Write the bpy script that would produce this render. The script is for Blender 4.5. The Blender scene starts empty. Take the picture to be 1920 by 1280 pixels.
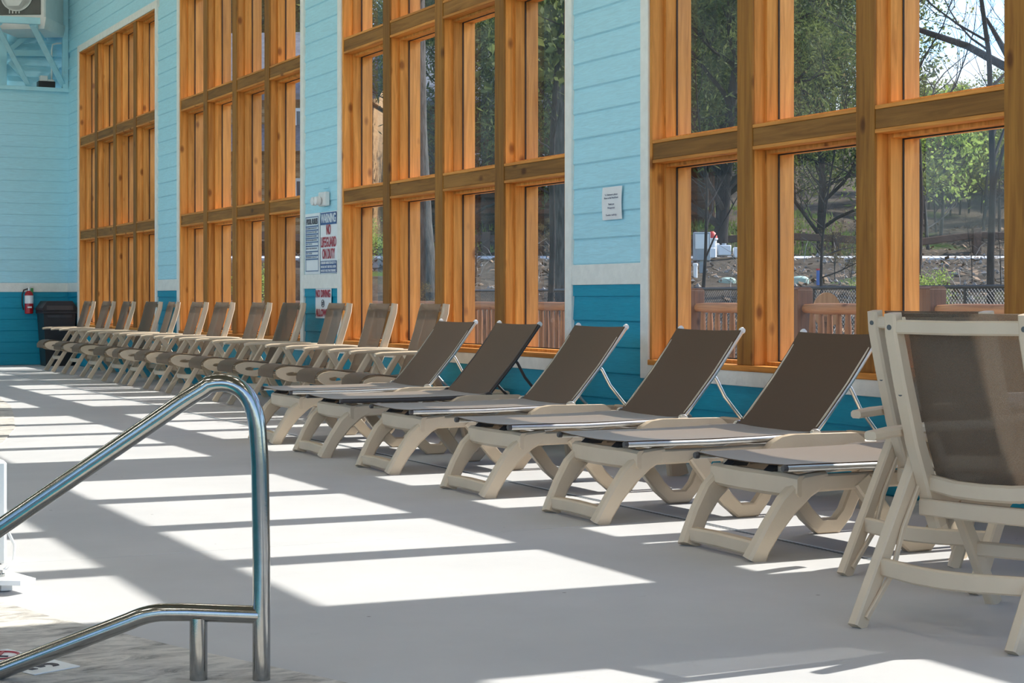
import bpy, math, random
import numpy as np
from mathutils import Vector, Matrix
rnd = random.Random(7)
PI = math.pi
scn = bpy.context.scene
COL = scn.collection
def R(a): return math.radians(a)

# ------------------------------------------------------------------ camera, sky, sun, exposure
TH = R(26.047)                       # the window wall runs away 26 degrees left of the camera axis
cd = bpy.data.cameras.new('camera')
cam = bpy.data.objects.new('camera', cd); COL.objects.link(cam)
cam.location = (0, 0, 1.05)
cam.rotation_euler = (R(90), 0, -TH)
cd.sensor_width = 36.0
cd.lens = 36.0 * 3290 / 1920
cd.shift_y = -(640 - 558) / 1920.0
cd.clip_end = 600
scn.camera = cam
scn.view_settings.view_transform = 'Standard'
scn.view_settings.look = 'None'
scn.view_settings.exposure = 0.14
scn.view_settings.gamma = 1.0
scn.view_settings.use_curve_mapping = False
scn.cycles.max_bounces = 8
scn.cycles.diffuse_bounces = 5
scn.cycles.transparent_max_bounces = 20
scn.cycles.caustics_reflective = False
scn.cycles.caustics_refractive = False
scn.cycles.use_denoising = True

SUN_EL, SUN_AZ = R(39.05), R(-2.9)   # azimuth measured from +X (straight out of the windows)
SUN_E, SKY_S, LAMP_S = 7.4, 0.36, 13.5
sd = Vector((math.cos(SUN_EL) * math.cos(SUN_AZ), math.cos(SUN_EL) * math.sin(SUN_AZ), math.sin(SUN_EL)))
sl = bpy.data.lights.new('sun', 'SUN'); sl.energy = SUN_E; sl.angle = R(0.53); sl.color = (1, 0.965, 0.91)
so = bpy.data.objects.new('sun', sl); COL.objects.link(so)
so.rotation_euler = sd.to_track_quat('Z', 'Y').to_euler(); so.location = (60, 0, 50)

world = bpy.data.worlds.new('world'); scn.world = world; world.use_nodes = True
wt = world.node_tree; wt.nodes.clear()
def wn(t, **k):
    n = wt.nodes.new(t)
    for a, b in k.items(): setattr(n, a, b)
    return n
wo = wn('ShaderNodeOutputWorld'); wb = wn('ShaderNodeBackground'); sky = wn('ShaderNodeTexSky')
sky.sky_type = 'NISHITA'; sky.sun_disc = False; sky.sun_elevation = SUN_EL; sky.sun_rotation = PI / 2 - SUN_AZ
sky.air_density = 1.0; sky.dust_density = 0.1; sky.ozone_density = 2.5
wc = wn('ShaderNodeTexCoord'); wm = wn('ShaderNodeMapping'); wm.inputs['Scale'].default_value = (5, 5, 14)
wnz = wn('ShaderNodeTexNoise'); wnz.inputs['Scale'].default_value = 1.6; wnz.inputs['Detail'].default_value = 7; wnz.inputs['Roughness'].default_value = 0.58
wr = wn('ShaderNodeValToRGB'); wr.color_ramp.elements[0].position = 0.49; wr.color_ramp.elements[1].position = 0.64
wr.color_ramp.elements[1].color = (0.8, 0.8, 0.8, 1)
wx = wn('ShaderNodeMixRGB'); wx.inputs[2].default_value = (3.5, 3.35, 3.25, 1)
L = wt.links.new
L(wc.outputs['Generated'], wm.inputs[0]); L(wm.outputs[0], wnz.inputs['Vector']); L(wnz.outputs['Fac'], wr.inputs[0])
wtint = wn('ShaderNodeMixRGB', blend_type='MULTIPLY'); wtint.inputs[0].default_value = 1; wtint.inputs[2].default_value = (0.74, 0.85, 1.0, 1)
L(sky.outputs[0], wtint.inputs[1]); L(wr.outputs[0], wx.inputs[0]); L(wtint.outputs[0], wx.inputs[1]); L(wx.outputs[0], wb.inputs[0]); L(wb.outputs[0], wo.inputs[0])
wb.inputs['Strength'].default_value = SKY_S

# ------------------------------------------------------------------ materials
def s2l(c):
    return tuple(((v / 255) / 12.92 if v <= 10 else (((v / 255) + 0.055) / 1.055) ** 2.4) for v in c)
def newmat(name):
    m = bpy.data.materials.new(name); m.use_nodes = True
    nt = m.node_tree; nt.nodes.clear()
    out = nt.nodes.new('ShaderNodeOutputMaterial'); p = nt.nodes.new('ShaderNodeBsdfPrincipled')
    nt.links.new(p.outputs[0], out.inputs[0])
    return m, nt, p, out
def N(nt, t, **k):
    n = nt.nodes.new(t)
    for a, b in k.items(): setattr(n, a, b)
    return n
def mat(name, col, rough=0.5, metal=0.0, var=0.12, scale=8.0, stretch=(1, 1, 1), bump=0.0, bscale=60, spec=0.5, rand=0.0, sheen=0.0, detail=4):
    """plain paint / plastic / stone: base colour with a soft noise variation and fine relief"""
    m, nt, p, out = newmat(name); l = nt.links.new
    tc = N(nt, 'ShaderNodeTexCoord'); mp = N(nt, 'ShaderNodeMapping'); mp.inputs['Scale'].default_value = stretch
    l(tc.outputs['Object'], mp.inputs[0])
    nz = N(nt, 'ShaderNodeTexNoise'); nz.inputs['Scale'].default_value = scale; nz.inputs['Detail'].default_value = detail
    l(mp.outputs[0], nz.inputs['Vector'])
    ra = N(nt, 'ShaderNodeValToRGB')
    ra.color_ramp.elements[0].position = 0.3; ra.color_ramp.elements[1].position = 0.7
    ra.color_ramp.elements[0].color = (*[c * (1 - var) for c in col], 1)
    ra.color_ramp.elements[1].color = (*[min(1, c * (1 + var)) for c in col], 1)
    l(nz.outputs['Fac'], ra.inputs[0])
    src = ra.outputs[0]
    if rand:
        oi = N(nt, 'ShaderNodeObjectInfo'); hs = N(nt, 'ShaderNodeHueSaturation'); mr = N(nt, 'ShaderNodeMapRange')
        mr.inputs[3].default_value = 1 - rand; mr.inputs[4].default_value = 1 + rand
        l(oi.outputs['Random'], mr.inputs[0]); l(mr.outputs[0], hs.inputs['Value']); l(src, hs.inputs['Color']); src = hs.outputs[0]
    l(src, p.inputs['Base Color'])
    p.inputs['Roughness'].default_value = rough; p.inputs['Metallic'].default_value = metal
    p.inputs['Specular IOR Level'].default_value = spec
    if sheen:
        p.inputs['Sheen Weight'].default_value = sheen; p.inputs['Sheen Roughness'].default_value = 0.4
    if bump:
        n2 = N(nt, 'ShaderNodeTexNoise'); n2.inputs['Scale'].default_value = bscale; n2.inputs['Detail'].default_value = 3
        b = N(nt, 'ShaderNodeBump'); b.inputs['Strength'].default_value = bump; b.inputs['Distance'].default_value = 0.01
        l(mp.outputs[0], n2.inputs['Vector']); l(n2.outputs['Fac'], b.inputs['Height']); l(b.outputs[0], p.inputs['Normal'])
    return m
def wood(name, c_light, c_dark, axis='z', rough=0.62, rand=0.18, knots=True, scale=1.0):
    """sawn timber: grain stretched along one axis, knots, each piece shifted by its own random number"""
    m, nt, p, out = newmat(name); l = nt.links.new
    tc = N(nt, 'ShaderNodeTexCoord'); oi = N(nt, 'ShaderNodeObjectInfo')
    ad = N(nt, 'ShaderNodeVectorMath', operation='ADD'); sc = N(nt, 'ShaderNodeVectorMath', operation='SCALE')
    cx = N(nt, 'ShaderNodeCombineXYZ')
    for i in range(3): l(oi.outputs['Random'], cx.inputs[i])
    l(cx.outputs[0], sc.inputs[0]); sc.inputs['Scale'].default_value = 41.0
    l(tc.outputs['Object'], ad.inputs[0]); l(sc.outputs[0], ad.inputs[1])
    mp = N(nt, 'ShaderNodeMapping')
    s = {'x': (0.06, 1, 1), 'y': (1, 0.06, 1), 'z': (1, 1, 0.06)}[axis]
    mp.inputs['Scale'].default_value = [v * scale for v in s]
    l(ad.outputs[0], mp.inputs[0])
    g = N(nt, 'ShaderNodeTexNoise'); g.inputs['Scale'].default_value = 26; g.inputs['Detail'].default_value = 6; g.inputs['Roughness'].default_value = 0.6; g.inputs['Distortion'].default_value = 0.6
    l(mp.outputs[0], g.inputs['Vector'])
    ra = N(nt, 'ShaderNodeValToRGB'); ra.color_ramp.elements[0].position = 0.32; ra.color_ramp.elements[1].position = 0.68
    ra.color_ramp.elements[0].color = (*c_dark, 1); ra.color_ramp.elements[1].color = (*c_light, 1)
    l(g.outputs['Fac'], ra.inputs[0]); src = ra.outputs[0]
    if knots:
        m2 = N(nt, 'ShaderNodeMapping'); s2 = {'x': (0.55, 1, 1), 'y': (1, 0.55, 1), 'z': (1, 1, 0.55)}[axis]; m2.inputs['Scale'].default_value = s2
        l(ad.outputs[0], m2.inputs[0])
        v = N(nt, 'ShaderNodeTexVoronoi'); v.inputs['Scale'].default_value = 5.2
        l(m2.outputs[0], v.inputs['Vector'])
        kr = N(nt, 'ShaderNodeValToRGB'); kr.color_ramp.elements[0].position = 0.07; kr.color_ramp.elements[1].position = 0.17
        kr.color_ramp.elements[0].color = (0.32, 0.22, 0.16, 1); kr.color_ramp.elements[1].color = (1, 1, 1, 1)
        l(v.outputs['Distance'], kr.inputs[0])
        mx = N(nt, 'ShaderNodeMixRGB', blend_type='MULTIPLY'); mx.inputs[0].default_value = 0.85
        l(src, mx.inputs[1]); l(kr.outputs[0], mx.inputs[2]); src = mx.outputs[0]
    hs = N(nt, 'ShaderNodeHueSaturation'); mr = N(nt, 'ShaderNodeMapRange'); mr.inputs[3].default_value = 1 - rand; mr.inputs[4].default_value = 1 + rand
    l(oi.outputs['Random'], mr.inputs[0]); l(mr.outputs[0], hs.inputs['Value']); l(src, hs.inputs['Color'])
    l(hs.outputs[0], p.inputs['Base Color']); p.inputs['Roughness'].default_value = rough; p.inputs['Specular IOR Level'].default_value = 0.25
    b = N(nt, 'ShaderNodeBump'); b.inputs['Strength'].default_value = 0.25; b.inputs['Distance'].default_value = 0.004
    l(g.outputs['Fac'], b.inputs['Height']); l(b.outputs[0], p.inputs['Normal'])
    return m
def siding(name, col):
    m, nt, p, out = newmat(name); l = nt.links.new
    tc = N(nt, 'ShaderNodeTexCoord'); oi = N(nt, 'ShaderNodeObjectInfo')
    ad = N(nt, 'ShaderNodeVectorMath', operation='ADD'); sc = N(nt, 'ShaderNodeVectorMath', operation='SCALE'); sc.inputs['Scale'].default_value = 37
    cx = N(nt, 'ShaderNodeCombineXYZ')
    for i in range(3): l(oi.outputs['Random'], cx.inputs[i])
    l(cx.outputs[0], sc.inputs[0]); l(tc.outputs['Object'], ad.inputs[0]); l(sc.outputs[0], ad.inputs[1])
    mp = N(nt, 'ShaderNodeMapping'); mp.inputs['Scale'].default_value = (0.9, 0.9, 11); l(ad.outputs[0], mp.inputs[0])
    g = N(nt, 'ShaderNodeTexNoise'); g.inputs['Scale'].default_value = 6; g.inputs['Detail'].default_value = 5; g.inputs['Distortion'].default_value = 1.2
    l(mp.outputs[0], g.inputs['Vector'])
    ra = N(nt, 'ShaderNodeValToRGB'); ra.color_ramp.elements[0].position = 0.3; ra.color_ramp.elements[1].position = 0.7
    ra.color_ramp.elements[0].color = (*[c * 0.92 for c in col], 1); ra.color_ramp.elements[1].color = (*[min(1, c * 1.06) for c in col], 1)
    l(g.outputs['Fac'], ra.inputs[0]); l(ra.outputs[0], p.inputs['Base Color'])
    b = N(nt, 'ShaderNodeBump'); b.inputs['Strength'].default_value = 0.45; b.inputs['Distance'].default_value = 0.004
    l(g.outputs['Fac'], b.inputs['Height']); l(b.outputs[0], p.inputs['Normal'])
    p.inputs['Roughness'].default_value = 0.5; p.inputs['Specular IOR Level'].default_value = 0.35
    return m
def fabric(name, col, clear=0.10, trans=0.12, sheen=0.6):
    """woven sling mesh: diffuse threads, a little light through the weave"""
    m, nt, p, out = newmat(name); l = nt.links.new
    tc = N(nt, 'ShaderNodeTexCoord'); w1 = N(nt, 'ShaderNodeTexNoise'); w1.inputs['Scale'].default_value = 500
    l(tc.outputs['Object'], w1.inputs['Vector'])
    ra = N(nt, 'ShaderNodeValToRGB'); ra.color_ramp.elements[0].position = 0.3; ra.color_ramp.elements[1].position = 0.7
    ra.color_ramp.elements[0].color = (*[c * 0.75 for c in col], 1); ra.color_ramp.elements[1].color = (*[c * 1.25 for c in col], 1)
    l(w1.outputs['Fac'], ra.inputs[0]); l(ra.outputs[0], p.inputs['Base Color'])
    p.inputs['Roughness'].default_value = 0.55; p.inputs['Specular IOR Level'].default_value = 0.2
    p.inputs['Sheen Weight'].default_value = sheen; p.inputs['Sheen Roughness'].default_value = 0.45
    p.inputs['Sheen Tint'].default_value = (1, 0.80, 0.62, 1); p.inputs['Specular Tint'].default_value = (1, 0.86, 0.72, 1)
    tl = N(nt, 'ShaderNodeBsdfTranslucent'); tl.inputs[0].default_value = (*[min(1, c * 3.0) for c in col], 1)
    tr = N(nt, 'ShaderNodeBsdfTransparent')
    a = N(nt, 'ShaderNodeMixShader'); a.inputs[0].default_value = trans; b = N(nt, 'ShaderNodeMixShader'); b.inputs[0].default_value = clear
    l(p.outputs[0], a.inputs[1]); l(tl.outputs[0], a.inputs[2]); l(a.outputs[0], b.inputs[1]); l(tr.outputs[0], b.inputs[2]); l(b.outputs[0], out.inputs[0])
    return m
def foliage(name, c1, c2, trans=0.35):
    m, nt, p, out = newmat(name); l = nt.links.new
    oi = N(nt, 'ShaderNodeTexCoord'); nz = N(nt, 'ShaderNodeTexNoise'); nz.inputs['Scale'].default_value = 1.7; nz.inputs['Detail'].default_value = 4
    l(oi.outputs['Object'], nz.inputs['Vector'])
    ra = N(nt, 'ShaderNodeValToRGB'); ra.color_ramp.elements[0].position = 0.35; ra.color_ramp.elements[1].position = 0.65
    ra.color_ramp.elements[0].color = (*c1, 1); ra.color_ramp.elements[1].color = (*c2, 1); l(nz.outputs['Fac'], ra.inputs[0])
    l(ra.outputs[0], p.inputs['Base Color']); p.inputs['Roughness'].default_value = 0.7; p.inputs['Specular IOR Level'].default_value = 0.2
    tl = N(nt, 'ShaderNodeBsdfTranslucent'); l(ra.outputs[0], tl.inputs[0])
    a = N(nt, 'ShaderNodeMixShader'); a.inputs[0].default_value = trans
    l(p.outputs[0], a.inputs[1]); l(tl.outputs[0], a.inputs[2]); l(a.outputs[0], out.inputs[0])
    return m
def glass_mat():
    m, nt, p, out = newmat('window_glass'); l = nt.links.new
    nt.nodes.remove(p)
    tr = N(nt, 'ShaderNodeBsdfTransparent'); tr.inputs[0].default_value = (0.965, 0.975, 0.97, 1)
    gl = N(nt, 'ShaderNodeBsdfGlossy'); gl.inputs['Roughness'].default_value = 0.02
    fr = N(nt, 'ShaderNodeFresnel'); fr.inputs[0].default_value = 1.28
    ge = N(nt, 'ShaderNodeNewGeometry'); iv = N(nt, 'ShaderNodeMath', operation='SUBTRACT'); iv.inputs[0].default_value = 1.0; l(ge.outputs['Backfacing'], iv.inputs[1])
    fm = N(nt, 'ShaderNodeMath', operation='MULTIPLY'); l(fr.outputs[0], fm.inputs[0]); l(iv.outputs[0], fm.inputs[1])
    a = N(nt, 'ShaderNodeMixShader'); l(fm.outputs[0], a.inputs[0]); l(tr.outputs[0], a.inputs[1]); l(gl.outputs[0], a.inputs[2])
    du = N(nt, 'ShaderNodeBsdfTranslucent'); du.inputs[0].default_value = (0.9, 0.9, 0.88, 1)
    tc = N(nt, 'ShaderNodeTexCoord'); nz = N(nt, 'ShaderNodeTexNoise'); nz.inputs['Scale'].default_value = 3; nz.inputs['Detail'].default_value = 6
    l(tc.outputs['Object'], nz.inputs['Vector'])
    mr = N(nt, 'ShaderNodeMapRange'); mr.inputs[1].default_value = 0.35; mr.inputs[2].default_value = 0.7; mr.inputs[3].default_value = 0.002; mr.inputs[4].default_value = 0.008
    l(nz.outputs['Fac'], mr.inputs[0])
    b = N(nt, 'ShaderNodeMixShader'); l(mr.outputs[0], b.inputs[0]); l(a.outputs[0], b.inputs[1]); l(du.outputs[0], b.inputs[2])
    l(b.outputs[0], out.inputs[0])
    return m
def emit(name, col, s):
    m, nt, p, out = newmat(name); p.inputs['Base Color'].default_value = (*col, 1)
    p.inputs['Emission Color'].default_value = (*col, 1); p.inputs['Emission Strength'].default_value = s
    return m
def stone_mat(name, c1, c2, c3):
    """stamped pool-side concrete: pale, with dark streaky veins"""
    m, nt, p, out = newmat(name); l = nt.links.new
    tc = N(nt, 'ShaderNodeTexCoord'); mp = N(nt, 'ShaderNodeMapping'); mp.inputs['Rotation'].default_value = (0, 0, R(24)); mp.inputs['Scale'].default_value = (1.0, 2.4, 1)
    l(tc.outputs['Object'], mp.inputs[0])
    n1 = N(nt, 'ShaderNodeTexNoise'); n1.inputs['Scale'].default_value = 5.0; n1.inputs['Detail'].default_value = 10; n1.inputs['Roughness'].default_value = 0.72; n1.inputs['Distortion'].default_value = 0.9
    l(mp.outputs[0], n1.inputs['Vector'])
    ra = N(nt, 'ShaderNodeValToRGB'); e = ra.color_ramp.elements
    e[0].position = 0.33; e[0].color = (*c3, 1); e[1].position = 0.58; e[1].color = (*c1, 1)
    k = ra.color_ramp.elements.new(0.44); k.color = (*c2, 1)
    l(n1.outputs['Fac'], ra.inputs[0]); l(ra.outputs[0], p.inputs['Base Color']); p.inputs['Roughness'].default_value = 0.7
    b = N(nt, 'ShaderNodeBump'); b.inputs['Strength'].default_value = 0.5; b.inputs['Distance'].default_value = 0.02
    l(n1.outputs['Fac'], b.inputs['Height']); l(b.outputs[0], p.inputs['Normal'])
    return m
def floor_mat():
    m, nt, p, out = newmat('painted_concrete'); l = nt.links.new
    ge = N(nt, 'ShaderNodeNewGeometry')
    n1 = N(nt, 'ShaderNodeTexNoise'); n1.inputs['Scale'].default_value = 0.9; n1.inputs['Detail'].default_value = 8; n1.inputs['Roughness'].default_value = 0.62
    l(ge.outputs['Position'], n1.inputs['Vector'])
    ra = N(nt, 'ShaderNodeValToRGB'); ra.color_ramp.elements[0].position = 0.3; ra.color_ramp.elements[1].position = 0.7
    ra.color_ramp.elements[0].color = (0.50, 0.49, 0.485, 1); ra.color_ramp.elements[1].color = (0.585, 0.57, 0.56, 1)
    l(n1.outputs['Fac'], ra.inputs[0])
    n2 = N(nt, 'ShaderNodeTexNoise'); n2.inputs['Scale'].default_value = 5.5; n2.inputs['Detail'].default_value = 10; n2.inputs['Roughness'].default_value = 0.75
    l(ge.outputs['Position'], n2.inputs['Vector'])
    r2 = N(nt, 'ShaderNodeValToRGB'); r2.color_ramp.elements[0].position = 0.27; r2.color_ramp.elements[1].position = 0.36
    r2.color_ramp.elements[0].color = (0.62, 0.6, 0.58, 1); r2.color_ramp.elements[1].color = (1, 1, 1, 1)
    l(n2.outputs['Fac'], r2.inputs[0])
    mx = N(nt, 'ShaderNodeMixRGB', blend_type='MULTIPLY'); mx.inputs[0].default_value = 0.6; l(ra.outputs[0], mx.inputs[1]); l(r2.outputs[0], mx.inputs[2])
    vo = N(nt, 'ShaderNodeTexVoronoi'); vo.inputs['Scale'].default_value = 3.1; l(ge.outputs['Position'], vo.inputs['Vector'])
    r3 = N(nt, 'ShaderNodeValToRGB'); r3.color_ramp.elements[0].position = 0.018; r3.color_ramp.elements[1].position = 0.03
    r3.color_ramp.elements[0].color = (0.35, 0.32, 0.30, 1); r3.color_ramp.elements[1].color = (1, 1, 1, 1); l(vo.outputs['Distance'], r3.inputs[0])
    m3 = N(nt, 'ShaderNodeMixRGB', blend_type='MULTIPLY'); m3.inputs[0].default_value = 0.8; l(mx.outputs[0], m3.inputs[1]); l(r3.outputs[0], m3.inputs[2]); mx = m3
    l(mx.outputs[0], p.inputs['Base Color']); p.inputs['Roughness'].default_value = 0.62; p.inputs['Specular IOR Level'].default_value = 0.3
    b = N(nt, 'ShaderNodeBump'); b.inputs['Strength'].default_value = 0.12; b.inputs['Distance'].default_value = 0.01
    l(n2.outputs['Fac'], b.inputs['Height']); l(b.outputs[0], p.inputs['Normal'])
    return m
def ground_mat():
    m, nt, p, out = newmat('hillside_soil'); l = nt.links.new
    ge = N(nt, 'ShaderNodeNewGeometry')
    n1 = N(nt, 'ShaderNodeTexNoise'); n1.inputs['Scale'].default_value = 0.16; n1.inputs['Detail'].default_value = 4
    n2 = N(nt, 'ShaderNodeTexNoise'); n2.inputs['Scale'].default_value = 3.2; n2.inputs['Detail'].default_value = 9; n2.inputs['Roughness'].default_value = 0.8
    for n in (n1, n2): l(ge.outputs['Position'], n.inputs['Vector'])
    r1 = N(nt, 'ShaderNodeValToRGB'); r1.color_ramp.elements[0].position = 0.35; r1.color_ramp.elements[1].position = 0.65
    r1.color_ramp.elements[0].color = (0.055, 0.042, 0.030, 1); r1.color_ramp.elements[1].color = (0.20, 0.16, 0.12, 1); l(n2.outputs['Fac'], r1.inputs[0])
    r2 = N(nt, 'ShaderNodeValToRGB'); r2.color_ramp.elements[0].position = 0.62; r2.color_ramp.elements[1].position = 0.70
    r2.color_ramp.elements[0].color = (0, 0, 0, 1); l(n1.outputs['Fac'], r2.inputs[0])
    mx = N(nt, 'ShaderNodeMixRGB'); mx.inputs[2].default_value = (0.10, 0.17, 0.03, 1); l(r2.outputs[0], mx.inputs[0]); l(r1.outputs[0], mx.inputs[1])
    l(mx.outputs[0], p.inputs['Base Color']); p.inputs['Roughness'].default_value = 0.9; p.inputs['Specular IOR Level'].default_value = 0.1
    b = N(nt, 'ShaderNodeBump'); b.inputs['Strength'].default_value = 1.0; b.inputs['Distance'].default_value = 0.15
    l(n2.outputs['Fac'], b.inputs['Height']); l(b.outputs[0], p.inputs['Normal'])
    return m

M = {}
M['floor'] = floor_mat()
M['joint'] = mat('joint_filler', (0.10, 0.10, 0.10), 0.9)
M['stone'] = stone_mat('stamped_concrete', (0.70, 0.65, 0.58), (0.46, 0.425, 0.38), (0.13, 0.12, 0.11))
M['blue'] = siding('light_blue_siding', (0.43, 0.75, 0.86))
M['teal'] = siding('teal_siding', (0.006, 0.30, 0.44))
M['trim'] = mat('white_trim_paint', (0.82, 0.81, 0.76), 0.5, var=0.05, scale=14, stretch=(1, 1, 1), bump=0.25, bscale=40)
M['bluepaint'] = mat('light_blue_paint', (0.43, 0.75, 0.86), 0.45, var=0.05)
CL, CDk = (0.80, 0.350, 0.078), (0.50, 0.188, 0.034)  # side cedar lightened: window light on the sides painted into the colour
M['wood_v'] = wood('cedar_upright', CL, CDk, 'z')
M['wood_h'] = wood('cedar_rail', (0.72, 0.310, 0.068), (0.43, 0.160, 0.030), 'y')
M['face_v'] = wood('shaded_cedar_upright', (0.37, 0.165, 0.030), (0.20, 0.080, 0.013), 'z')  # same cedar darkened: shade on the room-side fronts painted into the colour
M['face_h'] = wood('shaded_cedar_rail', (0.34, 0.158, 0.036), (0.18, 0.075, 0.014), 'y')  # transom fronts, with the same painted-in shade
M['log'] = wood('deck_cedar', (0.32, 0.13, 0.050), (0.16, 0.060, 0.024), 'z', rand=0.15)
M['log_post'] = wood('deck_post_cedar', (0.19, 0.085, 0.048), (0.10, 0.045, 0.026), 'z', rand=0.15)
M['log_pale'] = wood('pale_slab', (0.55, 0.27, 0.12), (0.38, 0.17, 0.07), 'z', rand=0.05)
M['log_h'] = wood('deck_cedar_rail', (0.42, 0.18, 0.075), (0.24, 0.09, 0.035), 'y', rand=0.1)
M['deck'] = wood('deck_boards', (0.50, 0.36, 0.24), (0.33, 0.22, 0.14), 'y', knots=False)
M['glass'] = glass_mat()
M['gasket'] = mat('black_gasket', (0.02, 0.02, 0.02), 0.6)
M['beige'] = mat('beige_resin', (0.65, 0.515, 0.365), 0.42, var=0.05, scale=5, bump=0.04, bscale=120)
M['sling'] = fabric('taupe_sling', (0.045, 0.020, 0.007), clear=0.05, trans=0.05, sheen=0.75)
M['sling_chair'] = fabric('grey_taupe_sling', (0.15, 0.11, 0.078), clear=0.32, trans=0.14, sheen=0.3)
M['alu'] = mat('brushed_aluminium', (0.72, 0.72, 0.70), 0.33, metal=1.0, var=0.04, scale=30)
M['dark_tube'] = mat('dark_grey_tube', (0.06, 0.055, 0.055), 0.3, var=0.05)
M['rubber'] = mat('dark_rubber', (0.03, 0.03, 0.032), 0.55)
M['steel'] = mat('polished_stainless', (0.38, 0.38, 0.37), 0.14, metal=1.0, var=0.06, scale=40, bump=0.02, bscale=300)
M['white'] = mat('white_plastic', (0.80, 0.80, 0.79), 0.4, var=0.03)
M['metalwhite'] = mat('white_sheet_metal', (0.72, 0.74, 0.73), 0.4, var=0.04)
M['grey'] = mat('grey_panel', (0.09, 0.095, 0.09), 0.5)
M['black'] = mat('black_plastic', (0.018, 0.018, 0.02), 0.4, var=0.2)
M['red'] = mat('red_enamel', (0.45, 0.015, 0.02), 0.25)
M['signwhite'] = mat('sign_white', (0.86, 0.87, 0.88), 0.35, var=0.02)
M['navy'] = mat('sign_navy', (0.03, 0.085, 0.26), 0.4, var=0.05)
M['signred'] = mat('sign_red', (0.42, 0.03, 0.05), 0.4, var=0.05)
M['ink'] = mat('black_ink', (0.03, 0.03, 0.05), 0.5)
M['paper'] = mat('paper', (0.84, 0.83, 0.83), 0.7, var=0.03)
M['softink'] = mat('grey_print', (0.22, 0.23, 0.30), 0.7)
M['green'] = mat('green_tag', (0.03, 0.22, 0.05), 0.5)
M['soil'] = ground_mat()
M['road'] = mat('gravel_road', (0.55, 0.55, 0.55), 0.9, var=0.12, scale=3, bump=0.3)
M['bark'] = mat('grey_bark', (0.085, 0.078, 0.072), 0.9, var=0.5, scale=9, stretch=(3, 3, 0.5), bump=1.0, bscale=25, spec=0.1, detail=8)
M['bark_dark'] = mat('dark_bark', (0.040, 0.033, 0.030), 0.9, var=0.4, scale=9, stretch=(3, 3, 0.6), bump=0.8, bscale=25, spec=0.1)
M['cedarleaf'] = foliage('cedar_foliage', (0.028, 0.052, 0.018), (0.19, 0.215, 0.065), 0.45)
M['spring'] = foliage('spring_foliage', (0.10, 0.14, 0.03), (0.30, 0.30, 0.07), 0.45)
M['dryleaf'] = foliage('dry_foliage', (0.12, 0.08, 0.03), (0.25, 0.20, 0.08), 0.4)
M['lime'] = foliage('lime_foliage', (0.22, 0.32, 0.06), (0.38, 0.46, 0.12), 0.5)
M['rail_dark'] = wood('weathered_rail', (0.13, 0.075, 0.05), (0.07, 0.04, 0.028), 'y', knots=False)
M['cabin'] = wood('cabin_logs', (0.20, 0.085, 0.045), (0.11, 0.045, 0.025), 'y', knots=False)
M['cabin_tan'] = wood('cabin_tan_logs', (0.52, 0.33, 0.17), (0.34, 0.20, 0.10), 'y', knots=False)
M['shingle'] = mat('grey_shingles', (0.16, 0.16, 0.17), 0.8, var=0.3, scale=6)
M['pane_far'] = mat('far_window_glass', (0.06, 0.09, 0.11), 0.1)
M['fence'] = mat('black_vinyl_chain', (0.012, 0.012, 0.013), 0.35)
M['rock'] = mat('pale_rock', (0.26, 0.23, 0.20), 0.9, var=0.3, scale=3)
M['litter'] = mat('leaf_litter', (0.22, 0.14, 0.08), 0.9, var=0.5, scale=0.8)
M['twig'] = mat('dead_twigs', (0.30, 0.26, 0.22), 0.9, var=0.3)
M['util'] = mat('utility_grey', (0.30, 0.33, 0.35), 0.5)
M['lidgreen'] = mat('pale_green_lid', (0.40, 0.52, 0.43), 0.5)
M['bluepole'] = mat('blue_stake', (0.08, 0.16, 0.45), 0.5)
M['hydred'] = mat('red_cap', (0.6, 0.05, 0.03), 0.5)
M['lamp'] = emit('lamp_diffuser', (1.0, 0.91, 0.80), LAMP_S)
M['ceiling'] = mat('ceiling_boards', (0.34, 0.27, 0.20), 0.6, var=0.03)
M['grass'] = mat('lawn', (0.10, 0.16, 0.035), 0.9, var=0.4, scale=2)
M['poolplaster'] = mat('pool_plaster', (0.25, 0.62, 0.70), 0.6)
def water_mat():
    m, nt, p, out = newmat('pool_water'); l = nt.links.new
    p.inputs['Base Color'].default_value = (0.03, 0.32, 0.37, 1); p.inputs['Roughness'].default_value = 0.04
    n = N(nt, 'ShaderNodeTexNoise'); n.inputs['Scale'].default_value = 2.5; b = N(nt, 'ShaderNodeBump'); b.inputs['Strength'].default_value = 0.25; b.inputs['Distance'].default_value = 0.05
    l(n.outputs['Fac'], b.inputs['Height']); l(b.outputs[0], p.inputs['Normal'])
    return m
M['water'] = water_mat()

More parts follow.
